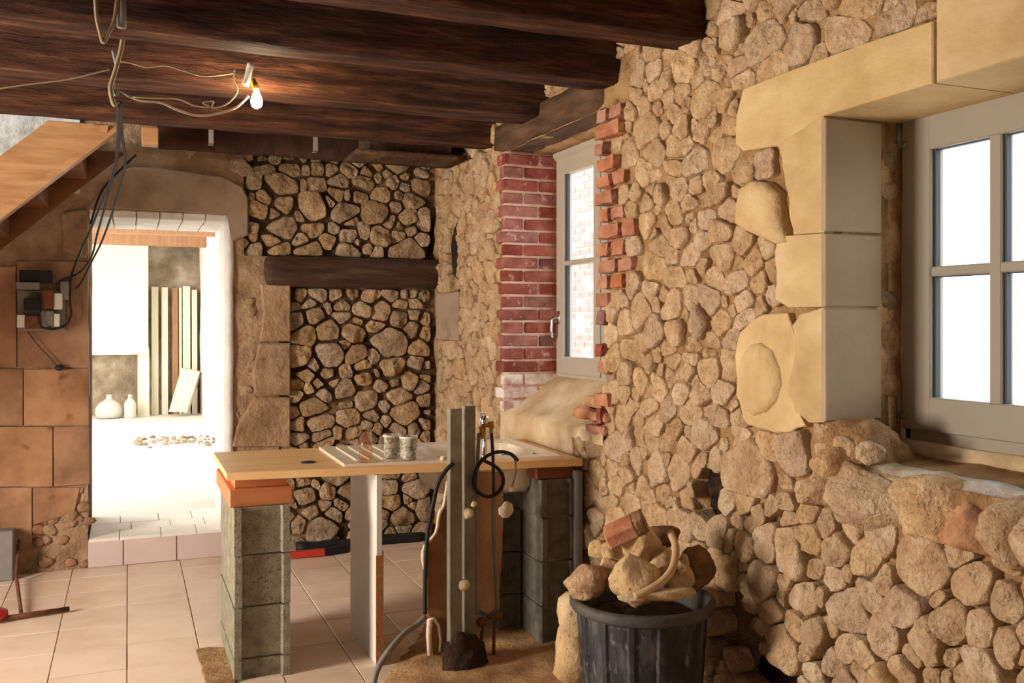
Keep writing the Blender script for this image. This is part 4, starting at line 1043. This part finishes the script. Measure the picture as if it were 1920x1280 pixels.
# galvanised studs
def cstud(x, y, h, w, d, z0=0, M=None):
    t = .0018
    P = [(x, y + d), (x, y), (x + w, y), (x + w, y + d), (x + w - t, y + d), (x + w - t, y + t), (x + t, y + t), (x + t, y + d)]
    return prism([Vector((a, b, z0)) for a, b in P], (0, 0, h))
sp = thing('steel_stud', (1.35, 3.96, 0), 'taller left galvanised steel stud standing before the sink', 'stud', 'steel studs')
m1 = MB(); m1.put(*cstud(1.318, 3.94, 1.170, .054, .05, .0)); o = m1.build('stud_channel', M_metal, sp)
sp2 = thing('steel_stud', (1.42, 3.99, 0), 'right galvanised steel stud with mortar lumps before the sink', 'stud', 'steel studs')
m1 = MB(); m1.put(*cstud(1.402, 3.985, 1.176, .050, .05, .0)); m1.build('stud_channel', M_metal, sp2)
for k, (px, py, r) in enumerate(((878, 963, .026), (888, 945, .016), (870, 1096, .028))):
    p = atD(px, py, 4.17); V, Fc = rock(p, (r, r * .7, r), 55 + k, sub=2); add('mortar_lump', V, Fc, M_gypsum, sp2, True)
V, Fc = rock((1.385, 3.94, .05), (.10, .06, .15), 71, cuts=4, sub=3, amp=.5); V = [Vector((v.x, v.y, max(v.z, .0))) for v in V]
tag(add('earth_clod', V, Fc, M_mortar_dark, None, True), 'dark clod of mortar and earth at the foot of the steel studs', 'clod')
# torn plasterboard
def torn(pts, Y, lab, name='plasterboard'):
    P = [onY(px, py, Y) for px, py in pts]
    for p in P: p.z = max(p.z, .0)
    t = thing(name, (sum(p.x for p in P) / len(P), Y, min(p.z for p in P)), lab, 'plasterboard')
    add('board_paper', *prism(P, (0, .012, 0)), M_paper, t)
    c = sum(P, Vector()) / len(P)
    return t, P
t, P = torn([(846, 905), (840, 902), (834, 945), (825, 962), (818, 998), (797, 1024), (795, 1050), (800, 1080), (800, 1110), (800, 1140), (806, 1160), (812, 1228), (850, 1230), (852, 1000)], 4.03, 'torn brown plasterboard sheet with white broken edge left of studs')
E = [P[i] for i in range(1, 10)]
add('torn_edge', *tube([p + Vector((-.004, -.004, 0)) for p in spline(E, 3)], [.007 + .006 * abs(noise.noise(Vector((k * .9, 2, 0)))) for k in range(len(spline(E, 3)))], 7), M_gypsum, t, True)
E = [onY(px, py, 4.02) for px, py in ((806, 1228), (804, 1190), (806, 1162), (812, 1158), (822, 1172), (826, 1200), (824, 1222))]
add('torn_edge', *tube(E, [.012, .013, .014, .010, .008, .007, .006], 7, 0), M_gypsum, t, True)
t, P = torn([(896, 885), (944, 885), (944, 960), (940, 1060), (934, 1136), (915, 1150), (896, 1140)], 4.10, 'brown torn plasterboard sheet right of the steel studs')
add('torn_edge', *rock(onY(950, 955, 4.08), (.036, .012, .036), 95, 4, 3, .4), M_gypsum, t, True)
# water pipes and hoses
wp = thing('water_pipes', (1.52, 4.0, .02), 'water pipes with brass valves and black flexible hoses by studs', 'pipes')
YP = 3.99
def pl(pts, Y=YP): return [onY(px, py, Y) for px, py in pts]
add('pipe', *tube(pl([(926, 925), (926, 1000), (931, 1090), (933, 1140)], 4.02), .011, 10, 4), M_grey, wp, True)
add('pipe', *tube(pl([(902, 1240), (902, 1200), (906, 1172)], 4.02), .008, 8, 3), M_rust, wp, True)
add('pipe', *tube(pl([(926, 1236), (926, 1195), (928, 1165)], 4.02), .008, 8, 3), M_rust, wp, True)
add('valve', *rock(onY(928, 1155, 4.01), (.040, .02, .022), 81, sub=2), M_rust, wp, True)
add('valve', *rock(onY(903, 1166, 4.01), (.028, .02, .024), 82, sub=2), M_rust, wp, True)
add('hose', *tube(pl([(898, 812), (896, 850), (895, 890), (893, 930), (893, 1010), (893, 1090), (895, 1150)]), .009, 8, 5), M_grey, wp, True)
add('hose', *tube(pl([(921, 805), (924, 850), (925, 890), (926, 930)]), .008, 8, 5), M_hose, wp, True)
add('brass_fitting', *tube(pl([(905, 822), (905, 800), (914, 797), (921, 796), (921, 812)]), .009, 10, 4), M_brass, wp, True)
add('brass_nut', *tube(pl([(904, 800), (905, 812)]), .014, 6), M_brass, wp)
add('brass_nut', *tube(pl([(920, 790), (922, 803)]), .014, 6), M_brass, wp)
bcab = thing('coiled_hose', onY(915, 890, 3.96), 'black coiled hose looped around the pipes beside the studs', 'hose')
loop = [(968, 862), (955, 850), (935, 846), (915, 852), (900, 866), (890, 885), (888, 905), (896, 922), (914, 931), (932, 926), (944, 910), (944, 892), (935, 878), (918, 868), (904, 862)]
add('hose_loop', *tube([p + Vector((0, -.02 + .003 * i, 0)) for i, p in enumerate(pl(loop, 3.97))], .0085, 8, 5), M_black, bcab, True)
V, Fc = tube(pl([(955, 848), (964, 858), (967, 875), (966, 890), (962, 905), (958, 918)], 3.965), .0045, 6, 4)
tag(add('white_cord', V, Fc, M_wire, None, True), 'thin white cord dangling from the coiled hose', 'cord')
V, Fc = rock(onY(959, 917, 3.965), (.014, .01, .013), 87, sub=2); tag(add('cord_end', V, Fc, M_gypsum, None, True), 'small pale knot at the lower end of white cord', 'knot')
cab = pl([(850, 868), (836, 882), (822, 905), (812, 945), (802, 1000), (798, 1060), (797, 1110), (797, 1150)], 3.93)
V, Fc = tube(cab, .010, 8, 5); tag(add('black_cable', V, Fc, M_black, None, True), 'black cable bowing down left of the torn plasterboard', 'cable')
pts = [onY(797, 1152, 3.93), Vector((1.17, 3.93, .11)), Vector((1.08, 3.90, .03)), Vector((.99, 3.72, .012)), Vector((.93, 3.45, .012)), Vector((.85, 3.2, .012))]
pts = [onY(797, 1156, 3.92), onY(780, 1172, 3.90), onY(760, 1186, 3.86), onY(735, 1212, 3.80), onY(715, 1240, 3.78), onY(703, 1268, 3.76), onY(700, 1300, 3.74)]
for q in pts: q.z = max(q.z, .02)
pts.append(Vector((pts[-1].x - .02, 3.62, .016)))
V, Fc = tube(pts, .013, 8, 5); tag(add('grey_conduit_hose', V, Fc, M_grey, None, True), 'thick grey hose curving from the plasterboard to the floor', 'hose')

# ------------------------------------------------------------------ rubble bin and its stones
bc = Vector((1.665, 2.87, .022)); RT, RB, HB = .243, .195, .575
bk = thing('rubble_bin', bc, 'black ribbed plastic builder bin filled with rubble stones', 'bin')
def rib(g, z):
    w = (g * 14 / (2 * math.pi)) % 1; return 1 - (.030 if .12 < w < .88 else 0.0) * (1 if .03 < z < .53 else 0)
prof = [(0, 0), (RB * .96, 0), (RB, .012)] + [(RB + (RT - .012 - RB) * z / HB, z) for z in (.035, .06, .2, .35, .50, .525, .535)]
add('bin_body', *lathe(prof, bc, 168, rib, False), M_bin, bk, False)
add('bin_rim', *lathe([(RT - .016, .535), (RT + .004, .537), (RT + .010, .548), (RT + .010, .566), (RT + .002, .575), (RT - .010, .575), (RT - .018, .565), (RT - .024, .50), (RT - .04, .36)], bc, 64, None, False), M_binrim, bk, True)
V = []; Fc = []; n = 28
for r_ in (1, .66, .33):
    for k in range(n):
        g = 2 * math.pi * k / n; V.append(bc + Vector((.212 * r_ * math.cos(g), .212 * r_ * math.sin(g), .495 + .05 * (1 - r_) + .03 * noise.noise(Vector((math.cos(g) * r_ * 4, math.sin(g) * r_ * 4, 1))))))
V.append(bc + Vector((0, 0, .56)))
for r_ in range(2):
    for k in range(n): k2 = (k + 1) % n; Fc.append((r_ * n + k, r_ * n + k2, (r_ + 1) * n + k2, (r_ + 1) * n + k))
for k in range(n): Fc.append((2 * n + k, 2 * n + (k + 1) % n, 3 * n))
o = add('rubble_fill', V, Fc, M_mortar_dark, bk, True); o['kind'] = 'stuff'
hp = [atD(px, py, d) for px, py, d in ((1256, 998, 3.26), (1266, 1020, 3.19), (1266, 1046, 3.13), (1258, 1070, 3.09), (1241, 1090, 3.06), (1216, 1106, 3.04), (1190, 1118, 3.03))]
add('bin_handle', *tube(hp, .013, 10, 5), M_handle, bk, True)
def at_rock(name, px, py, D, w, h, m, label, seed, dz=.8, rot=0, cuts=9, amp=.13, group='stones in the rubble bin'):
    p = atD(px, py, D); s = D / F
    R = Matrix.Rotation(-TH, 3, 'Z') @ Matrix.Rotation(math.radians(rot), 3, 'Y')
    V, Fc = rock(p, (w * s / 2 * 1.40, (w + h) / 4 * s * dz * 1.2, h * s / 2 * 1.40), seed, cuts, 4, amp, R)
    return tag(add(name, V, Fc, m, None, True), label, 'stone', group)
def cb(x, y): return 1000 + x / 3.369, 900 + y / 3.369
M_speck = mat('speckled_rock', [L(150, 112, 84), L(190, 152, 118), L(220, 192, 158)], scale=26, bump=.9, bscale=50, bdist=.015)
for (x, y, D, w, h, m, lb, sd, rot) in [
    (345, 640, 3.24, 220, 170, M_speck, 'speckled brown stone lying on the left rim of the bin', 11, 0),
    (520, 472, 3.30, 170, 115, M_rock, 'flat pale stone under the brick piece on the bin pile', 12, 4),
    (485, 590, 3.28, 150, 160, M_rock, 'small yellowish stone behind the speckled stone in the bin', 13, 0),
    (640, 622, 3.14, 230, 250, M_rock, 'large round pale stone at the front middle of the bin', 14, 0),
    (690, 400, 3.27, 190, 180, M_rock, 'angular pale stone on top of the bin pile below brick piece', 15, 0),
    (800, 355, 3.40, 200, 110, M_rock_brown, 'brown stone at the back top of the bin pile', 16, 0),
    (815, 535, 3.27, 140, 170, M_rock, 'yellowish oval stone just left of the bin handle', 17, 0),
    (893, 620, 3.20, 170, 150, M_rock, 'tan stone inside the curve of the bin handle', 18, 0),
    (1030, 560, 3.33, 170, 220, M_rock_brown, 'dark brown stone at the right rim of the bin', 19, 0),
    (425, 440, 3.36, 110, 110, M_rock, 'small stone at the far left of the bin pile', 20, 0),
    (940, 530, 3.16, 60, 110, M_rock, 'thin upright pale chip right of the bin handle', 21, 0),
    (860, 715, 3.10, 240, 60, M_rock, 'flat stone shard on the front of the bin rim', 22, -6),
    (625, 745, 3.065, 150, 44, M_rock, 'small pinkish shard spilling at the front bin rim', 23, -4)]:
    px, py = cb(x, y); at_rock('rubble_stone', px, py, D, w / 3.369, h / 3.369, m, lb, sd, .85, rot)
px, py = cb(580, 310); p = atD(px, py, 3.27)
R = Matrix.Translation(p) @ Matrix.Rotation(-TH - .15, 4, 'Z') @ Matrix.Rotation(math.radians(-27), 4, 'Y') @ Matrix.Rotation(.25, 4, 'X')
bb = thing('brick_piece', p - Vector((0, 0, .04)), 'broken orange brick tilted on top of the bin pile', 'brick')
V, Fc = box((-.072, -.05, -.026), (.040, .05, .026), .006, R); add('brick_end', V, Fc, M_brick_or, bb)
V, Fc = rough_box((.038, -.048, -.025), (.075, .048, .025), .012, .005, 30); V = [R @ Vector(v) for v in V]; add('broken_end', V, Fc, M_rock_brown, bb, True)
p = atD(1083, 1150, 4.02)
V, Fc = rock(p, (.085, .085, .125), 31, 7, 3, .14); tag(add('rubble_stone', V, Fc, M_rock, None, True), 'pale upright stone left of the bin, upper of two', 'stone', 'stones beside the bin')
p = atD(1076, 1216, 4.02)
V, Fc = rock((p.x, p.y, .135), (.105, .10, .15), 32, 6, 3, .14); V = [Vector((v.x, v.y, max(v.z, .012))) for v in V]
tag(add('rubble_stone', V, Fc, M_rock, None, True), 'tall tan stone standing on the floor left of the bin', 'stone', 'stones beside the bin')

# ------------------------------------------------------------------ light bulb, cables, conduit
YB = 4.43
lb_ = thing('light_bulb', onY(480, 185, YB), 'lit bare bulb on dangling cable in front of the beam', 'lamp')
p = onY(481, 186, YB)
add('bulb_glass', *lathe([(.009, .045), (.013, .03), (.022, .008), (.027, -.012), (.022, -.032), (.008, -.042), (0, -.043)], p, 20), M_bulb, lb_, True)
q = p + Vector((0, 0, .045))
add('bulb_socket', *tube([q, q + Vector((-.02, .01, .045))], [.017, .015], 12), M_brass, lb_, True)
add('junction_clamp', *tube(pl([(460, 160), (466, 140), (470, 120)], YB), .016, 8, 3), M_panel, lb_, True)
V, Fc = tube(pl([(238, 178), (262, 188), (300, 192), (330, 205), (365, 216), (400, 215), (440, 203), (466, 180)], YB), .006, 8, 6)
tag(add('lamp_cable', V, Fc, M_wire, None, True), 'pale cable sagging from the cable bundle to the bulb', 'cable')
V, Fc = tube(pl([(225, 115), (245, 118), (275, 126), (310, 123), (345, 133), (385, 143), (440, 137)], YB), .004, 6, 6)
tag(add('thin_cable', V, Fc, M_wire, None, True), 'thin pale wire running along the beam to the bulb clamp', 'cable')
V, Fc = tube(pl([(250, 182), (300, 184), (335, 186), (365, 198), (395, 200), (380, 193), (400, 190), (398, 202), (425, 195), (445, 172), (438, 150), (440, 130)], YB - .02), .004, 6, 6)
tag(add('thin_cable', V, Fc, M_wire, None, True), 'thin pale wire with a curl beneath the beam by the bulb', 'cable')
V, Fc = tube([onY(-60, 180, 4.45)] + pl([(0, 166), (60, 157), (130, 148), (205, 130)], 4.45), .004, 6, 5)
tag(add('thin_cable', V, Fc, M_wire, None, True), 'thin pale wire reaching left from cable bundle to photo edge', 'cable')
cd = thing('conduit_pipe', onY(228, 50, 3.74), 'short grey conduit pipe fixed to beam side at upper left', 'pipe')
P = pl([(228, -40), (228, 52)], 3.735); add('conduit_tube', *tube(P, .017, 12), M_grey, cd, True)
V, Fc = tube(pl([(178, -30), (181, 30), (188, 62), (194, 80), (204, 60), (214, 38), (222, -20)], 3.72), .007, 8, 5)
tag(add('looped_cable', V, Fc, M_wire, None, True), 'pale cable hanging in a V loop beside the grey conduit', 'cable')
V, Fc = tube(pl([(231, 45), (229, 80), (222, 112), (214, 140), (207, 165), (212, 192), (217, 198)], 4.0), .009, 8, 5)
tag(add('cable_bundle', V, Fc, M_wire, None, True), 'twisted grey cable bundle dropping from conduit between the beams', 'cable')
V, Fc = tube(pl([(212, 95), (218, 125), (211, 150), (216, 178), (224, 170), (246, 182)], 4.02), .007, 8, 5)
tag(add('cable_bundle', V, Fc, M_grey, None, True), 'darker grey strand wound round the twisted cable bundle', 'cable')
def drop(name, pts, r, m, label):
    P = []
    for i, (px, py) in enumerate(pts):
        Y = 4.05 + (6.43 - 4.05) * min(1, max(0, (py - 190) / 330)) if True else 4
        P.append(onY(px, py, min(Y, 6.44)))
    V, Fc = tube(P, r, 8, 5); return tag(add(name, V, Fc, m, None, True), label, 'cable', 'black cables hanging by the doorway')
drop('hanging_cable', [(222, 192), (221, 260), (214, 320), (190, 380), (170, 430), (152, 470), (133, 520), (131, 560), (133, 590), (122, 610), (98, 617), (72, 612)], .007, M_black, 'black cable dropping from the beam and curling under the meter board')
drop('hanging_cable', [(224, 192), (225, 250), (216, 310), (196, 390), (182, 440), (172, 480), (150, 510), (118, 524), (105, 532)], .006, M_black, 'middle black cable dropping past the door corner to the board')
drop('hanging_cable', [(226, 192), (229, 250), (234, 310), (215, 385), (192, 450), (172, 490), (152, 530), (142, 540)], .006, M_black, 'rightmost black cable hanging in front of the door opening')
V, Fc = tube([onY(px, py, 6.42) for px, py in ((255, 290), (232, 312), (205, 340), (186, 368), (170, 420))], .007, 8, 5)
tag(add('hanging_cable', V, Fc, M_black, None, True), 'short black cable along the top left corner of door lintel', 'cable', 'black cables hanging by the doorway')

# ------------------------------------------------------------------ meter board
c0 = onY(35, 620, 6.47); c1 = onY(130, 532, 6.47)
mbd = thing('meter_board', ((c0.x + c1.x) / 2, 6.47, c0.z), 'old grey electrical board with fuse boxes on the wall', 'electrical board')
def brd(px0, py0, px1, py1, y0, y1): a = onY(px0, py1, 6.47); b = onY(px1, py0, 6.47); return box((a.x, y0, a.z), (b.x, y1, b.z), .003)
add('back_plate', *brd(33, 545, 122, 620, 6.455, 6.482), M_grey, mbd)
for (a, b, c, d, dep, m) in ((33, 530, 76, 543, .07, M_grey), (47, 560, 79, 581, .075, M_black), (80, 545, 101, 578, .07, M_redwood), (102, 550, 118, 580, .05, M_panel), (50, 592, 78, 616, .07, M_rust), (78, 583, 102, 612, .055, M_grey), (103, 588, 113, 612, .07, M_panel), (34, 590, 49, 614, .06, M_panel)):
    add('fuse_box', *brd(a, b, c, d, 6.455 - dep, 6.456), m, mbd)
add('terminal_box', *brd(38, 508, 98, 530, 6.41, 6.482), M_black, mbd)
add('switch_box', *brd(114, 528, 130, 562, 6.42, 6.482), M_grey, mbd)
add('board_wire', *tube([onY(px, py, 6.37) for px, py in ((76, 550), (78, 575), (72, 600), (82, 614), (96, 612))], .005, 6, 4), M_black, mbd, True)
for pts in ([(52, 622), (70, 645), (95, 672), (108, 690)], [(130, 566), (142, 580), (152, 600), (155, 612)], [(108, 690), (80, 692), (40, 694), (-20, 696)]):
    pass
V, Fc = tube([onY(px, py, 6.465) for px, py in ((52, 622), (70, 645), (95, 672), (110, 690))], .003, 6, 4)
tag(add('thin_cable', V, Fc, M_black, None, True), 'thin black wire slanting down the wall below meter board', 'cable')
V, Fc = rock(onY(112, 689, 6.465), (.03, .02, .02), 66, sub=2); tag(add('wall_plug', V, Fc, M_black, None, True), 'black plug remnant in the wall joint below meter board', 'plug')

# ------------------------------------------------------------------ things on the floor at left and under the counter
rod = thing('long_tool', (-.66, 5.1, 0), 'brown rod with red end lying on the floor at far left', 'tool')
a, b = onZ(-40, 1166, .02), onZ(130, 1141, .02)
add('rod', *tube([a, b], .014, 8), M_rust, rod, True)
a, b = onZ(-30, 1156, .045), onZ(14, 1148, .045)
add('red_grip', *tube([a, (a + b) / 2, b], [.03, .045, .02], 12), M_red, rod, True)
p = onZ(39, 1150, 0); pt = onZ(30, 1085, 0)
V, Fc = tube([p + Vector((0, 0, .05)), pt + Vector((0, .05, .05)), Vector((pt.x + .0, 6.45, .08))], .011, 8)
ir = thing('iron_bar', Vector((p.x, p.y, 0)), 'dark thin iron bar leaning on the wall at lower left', 'bar')
q = onY(36, 1012, 6.44)
add('bar', *tube([onZ(40, 1152, .02), onZ(31, 1084, .02) + Vector((0, -.02, .02)), q], .010, 8), M_rust, ir, True)
gp = onY(14, 1085, 6.40)
V, Fc = box((gp.x - .05, 6.36, 0), (gp.x + .035, 6.47, .30), .006); tag(add('grey_post_stub', V, Fc, M_grey), 'grey post stub standing against the wall at lower left', 'post')
lv = thing('spirit_level', (.95, 6.38, 0), 'red and black long tool lying under the back stone wall', 'tool')
a = onZ(540, 1040, .03); b = onZ(608, 1034, .03); c = onZ(655, 1026, .03)
Mx = lambda a, b, w, h: tube([a, b], h, 4)
add('red_body', *tube([a, b], .028, 4), M_red, lv); add('black_end', *tube([b, c], .030, 4), M_black, lv)
V, Fc = rough_box((1.06, 6.40, .0), (1.95, 6.47, .055), .05, .012, 9); tag(add('shade_strip', V, Fc, M_black, None, True), 'dark strip standing in for shadow along the foot of the back wall', 'batten')  # black strip put in for the shadow along the wall foot

# ------------------------------------------------------------------ the long room beyond the doorway
FY = 15.2; ZF = .17
structure(add('floor_far', *box((-3.2, 7.27, -.1), (1.5, FY + .4, ZF)), M_floor_far))
structure(add('wall_far', *box((-3.2, FY, 0), (1.6, FY + .4, 3.6)), M_roughfar))
structure(add('wall_far_right', *rough_box((1.02, 7.25, 0), (1.5, FY, 3.6), .25, .02, 2), M_white_render, None, True))
structure(add('wall_far_left', *box((-3.4, 7.25, 0), (-3.15, FY, 3.6)), M_white_render))
structure(add('ceiling_far', *box((-3.2, 7.25, 2.82), (1.5, FY + .2, 2.95)), M_white_render))
yw = FY - .35
a = onY(278, 664, yw)
up = structure(add('trim_2', *box((-3.1, yw, a.z), (a.x, FY, 2.82)), M_insul))
for k in range(4):
    y0 = 8.6 + k * 1.75
    tag(add('far_beam', *rough_box((-3.1, y0, 2.62), (1.02, y0 + .16, 2.825), .2, .01, 3, k), M_plankbrown), ('brown beam crossing the far room, nearest the doorway', 'brown beam crossing the far room, second beyond doorway', 'brown beam crossing the far room, third beyond doorway', 'brown beam crossing the far room, nearest the far wall')[k], 'beam', 'far room beams')
def plank(px0, px1, py0, m, lb, y=FY - .12, th=.05, bot=771):
    a = onY(px0, py0, y); b = onY(px1, bot, y)
    V, Fc = box((a.x, y, ZF), (b.x, y + th, a.z), .004)
    sh = .10
    V = [Vector((v.x, v.y + (sh * (v.z - ZF) / (a.z - ZF) - .06), v.z)) for v in V]
    tag(add('plank', V, Fc, m), lb, 'plank', 'planks leaning in the far room')
plank(284, 297, 537, M_plankwhite, 'leftmost tall pale plank leaning in the far room')
plank(303, 315, 538, M_plankwhite, 'second tall pale plank leaning in the far room')
plank(323, 334, 539, M_plankbrown, 'tall brown plank leaning among pale ones in far room')
plank(336, 341, 539, M_plankwhite, 'narrow pale plank just right of the brown far plank')
plank(343, 357, 536, M_plankwhite, 'widest tall pale plank leaning in the far room')
plank(360, 370, 543, M_plankwhite, 'rightmost tall pale plank leaning in the far room')
plank(258, 280, 652, M_plankwhite, 'short pale board standing left of the tall far planks', y=FY - .3, th=.1)
sl = thing('leaning_slab', onY(345, 772, 14.6), 'thick pale slab leaning askew before the far planks', 'slab')
P = [onY(px, py, 14.6) for px, py in ((316, 772), (350, 773), (374, 698), (340, 690))]
add('slab_face', *prism(P, (.05, .22, 0), .01), M_plankwhite, sl)
def jar(px, py, w, h, D, m, lb, name, prof):
    p = atD(px, py, D); p.z = ZF; s = D / F; r = w * s / 2; H = h * s
    t = thing(name, p, lb, 'bottle'); k = next(i for i, q in enumerate(prof) if q[1] >= .78)
    add('bottle_body', *lathe([(a * r, b * H) for a, b in prof[:k + 1]], p, 24), m, t, True)
    add('bottle_neck', *lathe([(a * r, b * H) for a, b in prof[k:]], p, 20), m, t, True)
jar(205, 771, 50, 44, 13.6, M_demi, 'round pale demijohn on the far room floor', 'demijohn', [(.6, 0), (.92, .06), (1, .25), (.95, .45), (.7, .65), (.35, .78), (.2, .84), (.2, .95), (.26, 1)])
jar(244, 771, 21, 44, 13.6, M_demi, 'slim pale bottle beside the far demijohn', 'bottle', [(.9, 0), (1, .06), (1, .6), (.8, .72), (.42, .82), (.36, .95), (.42, 1)])
mbx = MB(); R = random.Random(9)
for k in range(90):
    px = R.uniform(255, 405); py = R.gauss(826, 5); q = onZ(px, py, ZF); r = R.uniform(.015, .045)
    if q.x > .98: continue
    V, Fc = rock((q.x, q.y, ZF + r * .2), (r, r, r * .7), k, 4, 1); mbx.put(V, Fc)
o = mbx.build('gravel_debris', M_roughfar); o['kind'] = 'stuff'; tag(o, 'line of gravel debris on the bright far room floor', 'debris')
